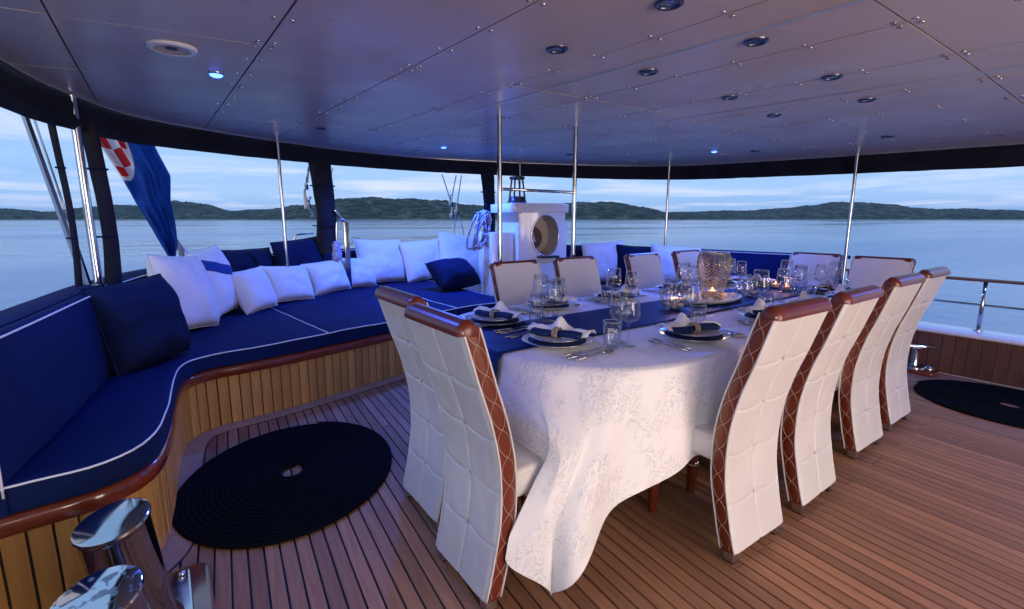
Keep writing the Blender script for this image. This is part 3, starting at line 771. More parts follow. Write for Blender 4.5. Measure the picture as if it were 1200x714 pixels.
# ---- mooring rope hung on the console shoulder
rp_ = MB(); rnd = random.Random(5)
ro = thing('rope_hank', 'blue and white rope hank hanging over the console shoulder', 'rope', (3.06, 4.86, 1.2))
for k in range(7):
    ph = rnd.uniform(-.03, .03); w0 = .05+.008*k
    pts = []
    for j in range(40):
        a = 2*math.pi*j/40
        pts.append((w0*math.cos(a)+ph+.10*math.sin(a)*.5, .05*math.sin(a*2+k)+.012*(k-3), .02+.17*math.sin(a)*(1+.06*k)+.02*math.sin(3*a+k)))
    rp_.add(tube(pts, .0115, 6, closed=True))
for k in range(3): rp_.add(tube([(.02, -.05+.04*k, .20), (.05, -.05+.04*k, .245), (.10, -.04+.04*k, .235), (.13, -.04+.04*k, .13)], .0115, 6))
rp_.obj('rope', M['rope_w'], ro, smooth=True)

# ---- rigging beyond the stern
def pulley(c, parent, s=1):
    mb = MB().add(xf(lathe([(.03*s, -.014), (.036*s, -.01), (.036*s, .01), (.03*s, .014)], 16), Matrix.Translation(c) @ Matrix.Rotation(R(80), 4, 'Y')))
    mb.add(tube([(c[0], c[1], c[2]+.035*s), (c[0]+.01, c[1], c[2]+.075*s)], .008*s, 8)); mb.add(ball((c[0]+.012, c[1], c[2]+.085*s), .014*s))
    return mb.obj('pulley', M['steel'], parent, smooth=True, angle=40)
tk = thing('tackle', 'steel block and tackle with ropes hanging over the stern beside the furled curtain', 'tackle', (3.50, 6.35, .95))
for c in ((0, 0, .62), (.10, .02, .50), (.015, .01, .44)): pulley(c, tk, 1.35)
for pts in (((-.13, 0, 1.03), (0, 0, .66)), ((.10, .0, 1.03), (.01, 0, .66)), ((.20, .02, 1.03), (.10, .02, .53)), ((.09, .02, .46), (.06, .02, .2), (.03, .02, -.02)), ((.13, .02, .46), (.20, .03, .30), (.26, .03, -.02)), ((.0, 0, .60), (.10, .02, .53))):
    MB().add(tube(cr(pts, .05), .0075, 6)).obj('rope', M['rope_w'], tk, smooth=True)
tk = thing('tackle', 'steel block with rope tails beside the wide furled curtain', 'tackle', (1.50, 6.15, .95))
for c in ((-.02, 0, .78), (.0, .0, .55)): pulley(c, tk, 1.2)
for pts in (((.02, 0, 1.0), (-.01, 0, .82)), ((-.02, 0, .76), (-.05, 0, .70), (.01, 0, .55)), ((.0, 0, .52), (.04, 0, .42), (.0, 0, .44))):
    MB().add(tube(cr(pts, .04), .012, 6)).obj('rope', M['rope_w'], tk, smooth=True)
MB().add(bbox(-.06, -.03, -.01, .01, .52, .72, .004)).obj('arm', M['hull'], tk)
ln = thing('signal_line', 'thin rope running down from the roof edge beside the furled curtain', 'rope', (1.78, 6.10, 1.95))
MB().add(tube([(0, 0, 0), (-.08, .1, -.42), (-.09, .12, -.95)], .005, 6)).obj('line', M['rope_w'], ln, smooth=True)
fl = thing('fairlead_post', 'bright steel fairlead post standing behind the dark pillows', 'fairlead', (1.82, 5.86, .90))
MB().add(bbox(-.03, .03, -.02, .02, -.40, .42, .012)).obj('post', M['steel'], fl, smooth=True, angle=40)
MB().add(tube(cr([(.0, 0, .42), (-.06, 0, .47), (-.12, 0, .56)], .02), .018, 10)).obj('arm', M['steel'], fl, smooth=True)
MB().add(tube(cr([(-.12, 0, .10), (-.10, 0, .42), (-.02, 0, .42)], .02), .012, 8)).obj('bracket', M['steel'], fl, smooth=True)
MB().add(xf(lathe([(.05, -.02), (.056, 0), (.05, .02)], 20), Matrix.Translation((-.13, .02, .08)) @ Matrix.Rotation(R(90), 4, 'X'))).obj('roller', M['steel_b'], fl, smooth=True, angle=40)
MB().add(lathe([(.05, -.02), (.06, .05), (.045, .10), (.05, .16), (.02, .20)], 16, -.13, -.02)).obj('drum', M['rope_w'], fl, smooth=True)
bh = thing('stern_hoop', 'bent steel hoop on the stern behind the wide furled curtain', 'rail', (1.30, 6.22, .93))
MB().add(tube(cr([(0, 0, 0), (.02, 0, .20), (.06, 0, .24), (.25, .05, .25)], .03), .011, 8)).obj('tube', M['steel'], bh, smooth=True)
MB().add(tube(cr([(.75, .1, .19), (1.05, .2, .12), (1.35, .3, .05)], .05), .010, 8)).obj('tube', M['steel'], bh, smooth=True)

# ---- flag
def flag_mat():
    m = mat('ensign cloth', (.01, .05, .30), .7, spec=.25, bump=(160, .3, .001, 2)); t = m.node_tree; b = t.nodes['Principled BSDF']
    def nn(ty, **k):
        x = t.nodes.new(ty)
        for a, v in k.items(): setattr(x, a, v)
        return x
    uv = nn('ShaderNodeUVMap'); uv.uv_map = 'UVMap'
    sp = nn('ShaderNodeSeparateXYZ'); t.links.new(uv.outputs[0], sp.inputs[0])
    def cmp(sock, op, val):
        n = nn('ShaderNodeMath', operation=op); t.links.new(sock, n.inputs[0]); n.inputs[1].default_value = val; return n.outputs[0]
    def mul(a, b_):
        n = nn('ShaderNodeMath', operation='MULTIPLY'); t.links.new(a, n.inputs[0]); t.links.new(b_, n.inputs[1]); return n.outputs[0]
    U, V = sp.outputs[0], sp.outputs[1]
    # shield: disc in uv space (aspect handled by the scale), chequered red and white, white border
    def disc(cx, cy, rx, ry, lim):
        a = nn('ShaderNodeMath', operation='MULTIPLY_ADD'); t.links.new(U, a.inputs[0]); a.inputs[1].default_value = 1/rx; a.inputs[2].default_value = -cx/rx
        c = nn('ShaderNodeMath', operation='MULTIPLY_ADD'); t.links.new(V, c.inputs[0]); c.inputs[1].default_value = 1/ry; c.inputs[2].default_value = -cy/ry
        cm = nn('ShaderNodeCombineXYZ'); t.links.new(a.outputs[0], cm.inputs[0]); t.links.new(c.outputs[0], cm.inputs[1])
        le = nn('ShaderNodeVectorMath', operation='LENGTH'); t.links.new(cm.outputs[0], le.inputs[0])
        return cmp(le.outputs['Value'], 'LESS_THAN', lim)
    mp = nn('ShaderNodeMapping'); mp.inputs['Scale'].default_value = (5.6, 9.5, 1); mp.inputs['Location'].default_value = (.1, .3, .5); t.links.new(uv.outputs[0], mp.inputs[0])
    ck = nn('ShaderNodeTexChecker'); t.links.new(mp.outputs[0], ck.inputs['Vector']); ck.inputs['Scale'].default_value = 1
    ck.inputs['Color1'].default_value = (.55, .015, .02, 1); ck.inputs['Color2'].default_value = (.72, .70, .74, 1)
    big = disc(.06, .04, .46, .33, 1); small = disc(.06, .04, .42, .305, 1)
    redtip = cmp(V, 'GREATER_THAN', .975)
    m1 = nn('ShaderNodeMixRGB'); t.links.new(big, m1.inputs[0]); m1.inputs[1].default_value = (.011, .065, .34, 1); m1.inputs[2].default_value = (.7, .66, .68, 1)
    m2 = nn('ShaderNodeMixRGB'); t.links.new(small, m2.inputs[0]); t.links.new(m1.outputs[0], m2.inputs[1]); t.links.new(ck.outputs[0], m2.inputs[2])
    m3 = nn('ShaderNodeMixRGB'); t.links.new(redtip, m3.inputs[0]); t.links.new(m2.outputs[0], m3.inputs[1]); m3.inputs[2].default_value = (.5, .02, .02, 1)
    t.links.new(m3.outputs[0], b.inputs['Base Color'])
    tr_ = nn('ShaderNodeBsdfTranslucent'); t.links.new(m3.outputs[0], tr_.inputs[0])
    ms = nn('ShaderNodeMixShader'); ms.inputs[0].default_value = .4
    o = [x for x in t.nodes if x.type == 'OUTPUT_MATERIAL'][0]
    t.links.new(b.outputs[0], ms.inputs[1]); t.links.new(tr_.outputs[0], ms.inputs[2]); t.links.new(ms.outputs[0], o.inputs[0])
    return m
fg = thing('ensign_flag', 'blue ensign with red and white chequered shield hanging folded over the stern', 'flag', (-.05, 5.75, .95))
nu, nv = 26, 50
Lx = [(-.36, 1.30), (-.27, 1.05), (-.16, .80), (-.08, .56), (.0, .36), (.07, .17), (.135, .0)]   # hoist edge: (x, z) relative
Rx = [(.07, 1.26), (.14, 1.02), (.215, .80), (.19, .56), (.21, .36), (.21, .16), (.165, -.02)]
def lerp_tab(T, s):
    x = s*(len(T)-1); i = min(int(x), len(T)-2); f = x-i; return (T[i][0]+(T[i+1][0]-T[i][0])*f, T[i][1]+(T[i+1][1]-T[i][1])*f)
def flag_pt(u, v):
    a, b = lerp_tab(Lx, v), lerp_tab(Rx, v)
    x = a[0]+(b[0]-a[0])*u; z = a[1]+(b[1]-a[1])*u
    y = .10*math.sin(u*9+v*3)*(1-.3*v)+.06*math.sin(u*19-v*6)+.02*math.sin(u*31+v*9)+(.10*(u-.62)*5 if u > .62 else 0)*(1-v)*.6
    return (x, y, z)
mb = MB().add(grid(flag_pt, nu, nv)); fo = mb.obj('cloth', flag_mat(), fg, smooth=True, recalc=False)
ul = fo.data.uv_layers.new(name='UVMap')
for lp in fo.data.loops:
    i = lp.vertex_index; ul.data[lp.index].uv = ((i % nu)/(nu-1), (i//nu)/(nv-1))
# white stripe showing behind
def wf(u, v): return (.17+.19*u*v+.05*v, .12+.03*math.sin(u*8), .34-.36*v-.06*u)
MB().add(grid(wf, 12, 16)).obj('white_stripe', M['lin_w'], fg, smooth=True)
MB().add(tube([(-.42, .05, 1.42), (.2, .14, -.05), (.24, .145, -.12)], .014, 10)).obj('staff', M['steel_b'], fg, smooth=True)

# ================================================================== dining chairs
CB = [(.003, 0.052), (.020, .12), (.037, .20), (.061, .35), (.058, .53), (.026, .69), (-.020, .83), (-.068, .985), (-.080, 1.02)]
def prof_y(z):
    for (a, p), (b, q) in zip(CB, CB[1:]):
        if p <= z <= q: t = (z-p)/(q-p); return a+(b-a)*t
    return CB[0][0] if z < .03 else CB[-1][0]
_cp = cr([(0, y, z) for y, z in CB], .02)     # smooth curve of the back face
def cback(v):
    p, _, d = along(_cp, v); return p.y, p.z, d
TH = .062
def cw(v): return .185+.018*v                 # half width, slightly flared to the top
def make_chair():
    t = thing('dining_chair', 'x', 'chair')
    # tufted back
    def tuft(u, v):
        y, z, d = cback(v); nb = Vector((0, -d.z, d.y))        # outward (backwards)
        rows = 5
        sagu = .07*math.sin(math.pi*((u*2) % 1)); vs = v*rows+sagu
        dv = abs(vs-round(vs))/rows if .35 < vs < rows-.35 else .5
        du = abs(u-.5)*2*cw(v); dd = min(dv, du)
        puff = .0052*(1-math.exp(-(dd/.0048)**1.3))+.0022*(1-math.exp(-dd/.05))
        puff -= .003*math.exp(-((du/.03)**2+(dv/.03)**2))
        puff *= min(1, min(u, 1-u)*16+.2)
        x = (u-.5)*2*cw(v)
        wr = .0016*noise.noise(Vector((u*7, v*16, 1)))
        return (x, y+nb.y*(puff+wr)-0.0, z+nb.z*(puff+wr))
    MB().add(grid(tuft, 81, 241)).obj('back_panel', M['leather_w'], t, smooth=True)
    for k in range(1, 5):
        y, z, d = cback((k-.0)/5-.005); MB().add(ball((0, y-.003, z), .006, 8, 5, (1, .5, 1))).obj('button', M['steel_b'], t, smooth=True)
    def fr_(u, v):
        y, z, d = cback(v); return ((u-.5)*2*(cw(v)-.004), y+TH*abs(d.z)+.004*math.sin(math.pi*u)+.004*v-.012*max(0, v-.9)*10, z-TH*d.y*.3+.011*max(0, v-.9)*10)
    MB().add(grid(fr_, 9, 40)).obj('front_panel', M['leather_w'], t, smooth=True)
    for s in (-1, 1):
        def sd_(u, v):
            y, z, d = cback(v); bul = .006*math.sin(math.pi*u); return (s*(cw(v)+bul), y+TH*abs(d.z)*u, z-TH*d.y*.3*u)
        sp_ = MB().add(grid(sd_, 7, 60)).obj('side_panel', M['leather_b'], t, smooth=True)
        for q in (0, 1):
            pts = []
            for j in range(150):
                v = .012+.976*j/149; y, z, d = cback(v)
                sn = math.sin(v*math.pi*9.5+q*math.pi); u = .5+.40*math.copysign(abs(sn)**.75, sn); x = s*(cw(v)+.006*math.sin(math.pi*u)+.0006)
                pts.append((x, y+TH*abs(d.z)*u, z-TH*d.y*.3*u))
            MB().add(tube(pts, .0008, 4)).obj('stitching', M['thread'], sp_)
        for u, rr in ((0, .0042), (1, .0036)):
            pts = [sd_(u, j/60) for j in range(61)]
            MB().add(tube([(p[0]+s*.001, p[1], p[2]) for p in pts], rr, 6)).obj('edge_piping', M['leather_w'], t, smooth=True)
        # steel shod feet under the back
        fx = s*(cw(0)-.024)
        MB().add(bbox(fx-.022, fx+.022, 0.006, .050, .008, .062, .003)).obj('foot', M['steel_b'], t)
        MB().add(bbox(fx-.019, fx+.019, .009, .047, 0, .0085, .001)).obj('foot_pad', M['blackplastic'], t)
        # front legs in leather
        lx = s*.145
        MB().add(lathe([(.020, .012), (.0225, .02), (.026, .20), (.028, .39)], 14, lx, .43)).obj('leg', M['leather_b'], t, smooth=True, angle=40)
        MB().add(lathe([(.0205, 0), (.0215, .003), (.0215, .016)], 14, lx, .43)).obj('leg_shoe', M['mahog'], t, smooth=True, angle=40)
        for k in range(3): MB().add(ball((lx+.026*math.sin(.4*(k-1)), .43-.027*math.cos(.4*(k-1)), .165), .004, 6, 4)).obj('stud', M['rivet'], t)
        MB().add(lathe([(.0262, .150), (.0275, .153), (.0262, .156)], 14, lx, .43, cap0=False, cap1=False)).obj('leg_seam', M['thread'], t)
    # rolled top
    y, z, d = cback(1); c = (y+TH*.48, z-.008)
    def roll(u, v):
        a = R(-12)+R(222)*v; x = (u-.5)*2*(cw(1)+.006); dq = max(0, (abs(2*u-1)-.86)/.14); e = math.sqrt(1-.62*dq*dq)
        return (x, c[0]-((.0455 if math.cos(a) > 0 else .029)*e)*math.cos(a), c[1]+(.040*e)*math.sin(a))
    v_, f_ = grid(roll, 57, 16); mb = MB().add((v_, f_))
    mb.f.append(tuple(57*j for j in range(16))); mb.f.append(tuple(57*j+56 for j in range(16))); mb.m += [0, 0]
    mb.obj('top_roll', M['leather_b'], t, smooth=True, angle=60)
    # seat
    P = rrect(-.178, .178, .06, .47, .045)
    MB().add(slab(P, .385, .495, .022)).obj('seat', M['leather_w'], t, smooth=True, angle=50)
    MB().add(tube([(x, y_, .474) for x, y_ in rrect(-.177, .177, .061, .469, .045)], .004, 6, closed=True)).obj('seat_piping', M['leather_w'], t, smooth=True)
    return t
chair0 = make_chair(); used = False
ordn = ['first', 'second', 'third', 'fourth']
ordw = ['nearest the rope mat', 'second from the rope mat', 'third from the rope mat', 'nearest the side rail']
def place_chair(x, y, rz, lab, grp):
    global used
    c = copy_tree(chair0) if used else chair0; used = True
    c.location = (x, y, .0006); c.rotation_euler = (0, 0, rz); c['label'] = lab; c['group'] = grp
    return c
near_x = [1.895, 2.465, 3.275, 3.88]; near_y = [.868, .872, .93, .955]
far_x = [2.09, 2.70, 3.50, 4.19]
for i in range(4):
    place_chair(near_x[i], near_y[i], R((-1, 1, -1, 0)[i]), 'white tufted chair in the row on the open deck side, %s' % ordw[i], 'dining chairs round the table')
for i in range(4):
    place_chair(far_x[i], 2.80+.02*(i % 2), R(180+(1, -1, 0, 1)[i]), 'white chair in the row on the console side, %s' % ordw[i], 'dining chairs round the table')
place_chair(.785, 1.425, R(-90), 'white tufted chair at the rope mat end beside the hanging cloth corner', 'dining chairs round the table')
place_chair(.86, 1.93, R(-91), 'white tufted chair at the rope mat end beside the sofa side', 'dining chairs round the table')
place_chair(4.66, 1.42, R(90), 'white chair at the railing end on the open deck side', 'dining chairs round the table')
place_chair(4.74, 1.95, R(90), 'white chair at the railing end on the console side', 'dining chairs round the table')

# ================================================================== table
TX0, TX1, TY0, TY1, TR, TZ = 1.16, 4.42, 1.13, 2.60, .56, .775
tb = thing('dining_table', 'long dining table with rounded corners under the white cloth', 'table', ((TX0+TX1)/2, (TY0+TY1)/2, 0))
MB().add(slab([(x, y) for x, y in rrect(TX0+.005, TX1-.005, TY0+.005, TY1-.005, TR, 10)], .735, TZ-.002, .006)).obj('table_top', M['mahog'], tb, world=True)
for x in (1.95, 3.63):
    MB().add(lathe([(.20, .006), (.20, .03), (.09, .06), (.07, .40), (.09, .70), (.16, .735)], 24, x, 1.865)).obj('pedestal', M['mahog'], tb, smooth=True, world=True, angle=40)
# cloth
OV = .42
cxm, cym = (TX0+TX1)/2, (TY0+TY1)/2
per = rrect(TX0, TX1, TY0, TY1, TR, 44)
per = [Vector((x, y, 0)) for x, y in per]; per = resample(per+[per[0]], .012)[:-1]; m_ = len(per)
hang = []; nrmv = []
for i, p in enumerate(per):
    d = (per[(i+1) % m_]-per[i-1]).normalized(); n_ = Vector((d.y, -d.x, 0)); nrmv.append(n_)
    tt = []
    if n_.x > 1e-4: tt.append((TX1+OV-p.x)/n_.x)
    if n_.x < -1e-4: tt.append((TX0-OV-p.x)/n_.x)
    if n_.y > 1e-4: tt.append((TY1+OV-p.y)/n_.y)
    if n_.y < -1e-4: tt.append((TY0-OV-p.y)/n_.y)
    hang.append(min(min(tt), .80))
hang = [sum(hang[(i+k) % m_]*math.exp(-(k/5)**2) for k in range(-18, 19))/sum(math.exp(-(k/5)**2) for k in range(-18, 19)) for i in range(m_)]
hang = [h*(1+.05*max(0, min(1, (h-OV)/.30))) for h in hang]
NV = 34
cl = MB(); uvs = []
s_acc = 0
def cloth_row(j):
    row = []
    for i, p in enumerate(per):
        h = hang[i]; n_ = nrmv[i]; t = j/(NV-1); s = i*.012
        corner = max(0, min(1, (h-OV)/.30))
        drop = h*t
        f1 = math.sin(s*2*math.pi/.235+1.3*math.sin(s*2.1))
        f2 = math.sin(s*2*math.pi/.14+.8*math.sin(s*3.7))
        amp = (.014+.05*corner)*(drop/.4)**1.1
        off = .012+.035*(drop/.4)+amp*f1+.2*amp*f2+.05*corner*(drop/.6)
        off = max(off, .006)
        q = p+n_*off
        # the low corner by the end chair swings out past that chair
        if p.x < 2.2 and p.y < 1.85:
            phi = math.atan2(-n_.y, -n_.x)/(math.pi/2)          # 0 faces the end chair, 1 faces the open deck
            if 0 < phi < 1:
                q.x -= .27*(math.sin(math.pi*phi)**.55 if phi < .5 else 1-((phi-.5)*2)**1.4)*min(1, drop/.5)
                w2 = max(0, min(1, (drop-.05)/.22))*min(1, phi*8); w2 = w2*w2*(3-2*w2)
                yt = 1.20+(.034*f1+.008*f2)*min(1, drop/.3)-.03*drop
                w3 = max(0, min(1, (.88-phi)/.35)); w3 = w3*w3*(3-2*w3); dl = yt-q.y; dl = dl if dl < 0 else dl*max(0, min(1, (.46-phi)/.16)); q.y += dl*w2*w3
        z = TZ+.004-drop*(.985-.02*corner)
        if t < .05: z = TZ+.004-drop*.6
        row.append((q.x, q.y, max(z, .022)))
    ws = [math.exp(-(k/2.5)**2) for k in range(-6, 7)]; wt = sum(ws)
    return [tuple(sum(row[(i+k) % m_][c]*ws[k+6] for k in range(-6, 7))/wt for c in range(3)) for i in range(m_)]
rows = []
# flat top: shrink perimeter towards the centre line
for fz in (0, .5, .85, .97):
    rr_ = []
    for p in per:
        c = Vector((min(max(p.x, TX0+.74), TX1-.74), cym, 0)); q = c.lerp(p, fz if fz else .001)
        rr_.append((q.x, q.y, TZ+.004))
    rows.append(rr_)
rows.append([(p.x, p.y, TZ+.0035) for p in per])
for j in range(NV):
    t = j/(NV-1)
    rows.append(cloth_row(j) if j else [(p.x+n.x*.008, p.y+n.y*.008, TZ-.002) for p, n in zip(per, nrmv)])
for r_ in rows: cl.v += r_
nr = len(rows)
cl.f = [(j*m_+i, j*m_+(i+1) % m_, (j+1)*m_+(i+1) % m_, (j+1)*m_+i) for j in range(nr-1) for i in range(m_)]
cl.m = [0]*len(cl.f)
clo = cl.obj('tablecloth', M['damask'], smooth=True); tag(clo, 'white damask tablecloth draped to a low corner over the long table', 'tablecloth')
ul = clo.data.uv_layers.new(name='UVMap')
uvv = []
for j in range(nr):
    for i in range(m_):
        if j < 5: x, y, z = rows[j][i]; uvv.append((x, y))
        else:
            t = (j-5)/(NV-1); q = per[i]+nrmv[i]*hang[i]*t; uvv.append((q.x, q.y))
for lp in clo.data.loops: ul.data[lp.index].uv = uvv[lp.vertex_index]
# runner
RY0, RY1 = 1.655, 2.145
def run_pt(u, v):
    y = RY0+(RY1-RY0)*v; ln_ = (TX1-TX0); tot = ln_+.80; s = u*tot-.40
    w_ = .0035*noise.noise(Vector((s*4, v*3, 0)))
    if s < -.02: return (TX0-.030-.085*((-s)/.4)-.012*math.sin(v*9), y+.012*math.sin(s*9), TZ+.006+s)
    if s > ln_+.02: return (TX1+.030+.085*((s-ln_)/.4)+.012*math.sin(v*9), y, TZ+.006-(s-ln_))
    e = min(s, ln_-s)
    return (TX0+s-(.02 if e == s else -.02)*math.exp(-max(e, 0)*20), y, TZ+.0075+max(0, w_)-.006*math.exp(-max(0, e+.02)*60))
ro_ = MB().add(grid(run_pt, 120, 14)).obj('table_runner', M['satin'], smooth=True, recalc=False)
sm = ro_.modifiers.new('thickness', 'SOLIDIFY'); sm.thickness = .0015; sm.offset = 1
tag(ro_, 'blue satin runner lying along the middle of the tablecloth', 'table runner')
TOP = TZ+.0045

# ---- place settings
def lathe_obj(name, prof, m, n, t, **k): return MB().add(lathe(prof, n, **k)).obj(name, m, t, smooth=True, angle=35)
def mk_plate(nm, r, h, lab):
    t = thing(nm, lab, 'plate')
    lathe_obj('dish', [(r*.55, 0), (r*.62, .002), (r*.72, h*.35), (r*.98, h), (r, h+.0015), (r*.985, h+.0035), (r*.72, h*.35+.004), (r*.64, .0065), (.001, .006)], M['china'], 44, t, cap1=False)
    MB().add(tube([(r*.995*math.cos(2*math.pi*k/44), r*.995*math.sin(2*math.pi*k/44), h+.0025) for k in range(44)], .0016, 5, closed=True)).obj('rim_band', M['rim'], t, smooth=True)
    return t
def mk_mat():
    t = thing('blue_plate_liner', 'x', 'plate liner')
    lathe_obj('felt', [(.134, .0), (.137, .002), (.134, .004), (.001, .004)], M['lin_b'], 36, t, cap1=False); return t
def mk_napkin():
    t = thing('folded_napkin', 'x', 'napkin')
    # blue band folded as a flat roll, white points sticking out, beaded ring (x along the roll)
    def roll(u, v):
        a = 2*math.pi*v; x = -.125+.25*u; pin = 1-.55*math.exp(-((x+.005)/.03)**2)
        return (x, .036*pin*math.cos(a)+.004*math.sin(x*30), .020+.016*math.sin(a)*(.8+.2*pin)+.004*math.sin(x*22))
    v_, f_ = grid(roll, 30, 15); b = MB().add((v_, f_)); b.f += [tuple(30*j for j in range(14)), tuple(30*j+29 for j in range(14))]; b.m += [0, 0]
    b.obj('blue_fold', M['lin_b'], t, smooth=True)
    def wpt(x0, x1, y0, y1, h, px):
        m_b = MB(); m_b.v = [(x0, y0, .012), (x1, y0+.005, .013), (x1*.85, y1, .014), (px, (y0+y1)/2+.01, h), (x0*.9, y1*.9, .012)]
        m_b.f = [(0, 1, 3), (1, 2, 3), (2, 4, 3), (4, 0, 3), (0, 4, 2, 1)]; m_b.m = [0]*5
        o = m_b.obj('white_fold', M['lin_w'], t)
        return o
    def wing(sg):
        def fn(u, v):
            x = sg*(.02+.135*u); sp = .012+.060*u; y = .022+(v-.5)*2*sp*.75+.02*u
            z = .022+.030*(1-abs(2*v-1))*(.35+.65*u)+.006*math.sin(7*u+9*v)
            return (x, y, z)
        m_b = MB().add(grid(fn, 12, 9)); o = m_b.obj('white_fold', M['lin_w'], t, smooth=True)
        s_ = o.modifiers.new('thickness', 'SOLIDIFY'); s_.thickness = .003
    wing(1); wing(-1)
    MB().add(grid(lambda u, v: (-.10+.20*u, .02+.055*v, .030+.055*math.sin(math.pi*v*.5)*math.exp(-((u-.42)/.20)**2)+.004*math.sin(u*20)), 18, 9)).obj('white_fold', M['lin_w'], t, smooth=True)
    rg = []
    for k in range(28):
        a = 2*math.pi*k/28; rg.append((.003, .034*math.cos(a)*.95, .024+.026*math.sin(a)))
    mb = MB()
    for q in range(5):
        for k in range(28):
            a = 2*math.pi*(k+.5*(q % 2))/28; mb.add(ball((-.012+.006*q, .030*math.cos(a), .023+.0245*math.sin(a)), .0034, 5, 4))
    mb.obj('beaded_ring', M['gold'], t, smooth=True)
    return t
def mk_fork():
    t = thing('fork', 'x', 'fork'); mb = MB()
    mb.add(tube([(0, -.105, .003), (0, -.03, .004), (0, .03, .009), (0, .05, .007)], [.0042, .003, .0026, .003], 8)); mb.obj('handle', M['silver'], t, smooth=True)
    mb = MB(); mb.add(bbox(-.0115, .0115, .045, .068, .0045, .007, .0008))
    for k in range(4): mb.add(tube([(-.0095+.0063*k, .066, .0058), (-.0095+.0063*k, .085, .005), (-.009+.006*k, .103, .009)], [.0019, .0018, .0010], 5))
    mb.obj('tines', M['silver'], t, smooth=True, angle=40); return t
def mk_knife():
    t = thing('knife', 'x', 'knife')
    MB().add(tube([(0, -.115, .0045), (0, -.06, .0052), (0, -.005, .0045)], [.0048, .0055, .004], 8)).obj('handle', M['silver'], t, smooth=True)
    mb = MB(); o = [(-.0035, -.006), (.006, -.006), (.0085, .03), (.0085, .085), (.003, .112), (-.0035, .118)]
    mb.v = [(x, y, .003) for x, y in o]+[(x, y, .005) for x, y in o]; n = 6
    mb.f = [(0, 1, 2, 3, 4, 5)[::-1], (6, 7, 8, 9, 10, 11)]+[(i, (i+1) % n, n+(i+1) % n, n+i) for i in range(n)]; mb.m = [0]*8
    mb.obj('blade', M['silver'], t); return t
def mk_spoon():
    t = thing('spoon', 'x', 'spoon')
    MB().add(tube([(0, -.105, .003), (0, -.03, .004), (0, .035, .009), (0, .06, .006)], [.0042, .003, .0026, .003], 8)).obj('handle', M['silver'], t, smooth=True)
    def bw_(u, v):
        a = 2*math.pi*u; r = max(v, .001); return (.019*r*math.cos(a), .085+.030*r*math.sin(a), .0015+.008*r*r)
    MB().add(grid(bw_, 18, 6, True)).obj('bowl', M['silver'], t, smooth=True); return t
def glass_obj(nm, outer, inner, lab):
    t = thing(nm, lab, 'glass')
    prof = outer+inner[::-1]
    mb = MB().add(lathe(prof, 30, cap0=False, cap1=False)); mb.obj('body', M['glass'], t, smooth=True)
    rr_, rz_ = outer[-1]; MB().add(tube([((rr_-.0006)*math.cos(2*math.pi*k/30), (rr_-.0006)*math.sin(2*math.pi*k/30), rz_) for k in range(30)], .0009, 5, closed=True)).obj('rim', M['rim_highlight'], t, smooth=True)  # opaque pale ring stands in for the glint along the lip
    return t
def mk_wine(H_, rb, rr):
    b0 = H_*.44
    out = [(.0004, 0), (.034, 0), (.0355, .0012), (.034, .0025), (.012, .0055), (.0046, .012), (.0038, .03), (.0038, b0-.018), (.006, b0-.006), (.020, b0+.004), (rb*.80, b0+.012), (rb*.97, b0+.026), (rb, b0+.038), (rr+(rb-rr)*.5, (b0+.038+H_)/2), (rr, H_)]
    inn = [(.0004, b0+.0035), (.012, b0+.005), (rb*.78, b0+.0145), (rb*.955, b0+.028), (rb-.0014, b0+.039), (rr+(rb-rr)*.5-.0013, (b0+.038+H_)/2), (rr-.0011, H_+.0003)]
    return glass_obj('wine_glass', out, inn, 'x')
def mk_tumbler():
    out = [(.0004, 0), (.031, 0), (.034, .003), (.036, .012), (.0395, .07), (.041, .12)]
    inn = [(.0004, .009), (.029, .009), (.033, .014), (.0375, .07), (.0393, .1203)]
    return glass_obj('tumbler', out, inn, 'x')
protos = {'big_plate': mk_plate('dinner_plate', .163, .018, 'x'), 'liner': mk_mat(), 'small_plate': mk_plate('starter_plate', .125, .015, 'x'), 'napkin': mk_napkin(),
          'fork': mk_fork(), 'knife': mk_knife(), 'spoon': mk_spoon(), 'wine': mk_wine(.248, .051, .041), 'wine2': mk_wine(.225, .043, .034), 'tumbler': mk_tumbler()}
used_p = {k: False for k in protos}
def put(kind, M4, lx, ly, z, rz, lab, grp):
    o = copy_tree(protos[kind]) if used_p[kind] else protos[kind]; used_p[kind] = True
    ox, oy, a = M4
    o.location = (ox+lx*math.cos(a)-ly*math.sin(a), oy+lx*math.sin(a)+ly*math.cos(a), z); o.rotation_euler = (0, 0, a+rz)
    o['label'] = lab; o['group'] = grp; return o
sets = []
for i, x in enumerate([2.06, 2.80, 3.36, 3.92]): sets.append((x, 1.345, 0, 'open deck seat '+ordw[i]))
for i, x in enumerate([2.02, 2.66, 3.36, 3.98]): sets.append((x, 2.385, R(180), 'console side seat '+ordw[i]))
sets.append((1.455, 1.655, R(-90), 'the end seat by the cloth corner'))
sets.append((1.475, 2.20, R(-90), 'the end seat by the sofa'))
sets.append((4.20, 1.58, R(90), 'the rail end seat on the deck side'))
sets.append((4.20, 2.15, R(90), 'the rail end seat on the console side'))
rnd = random.Random(21)
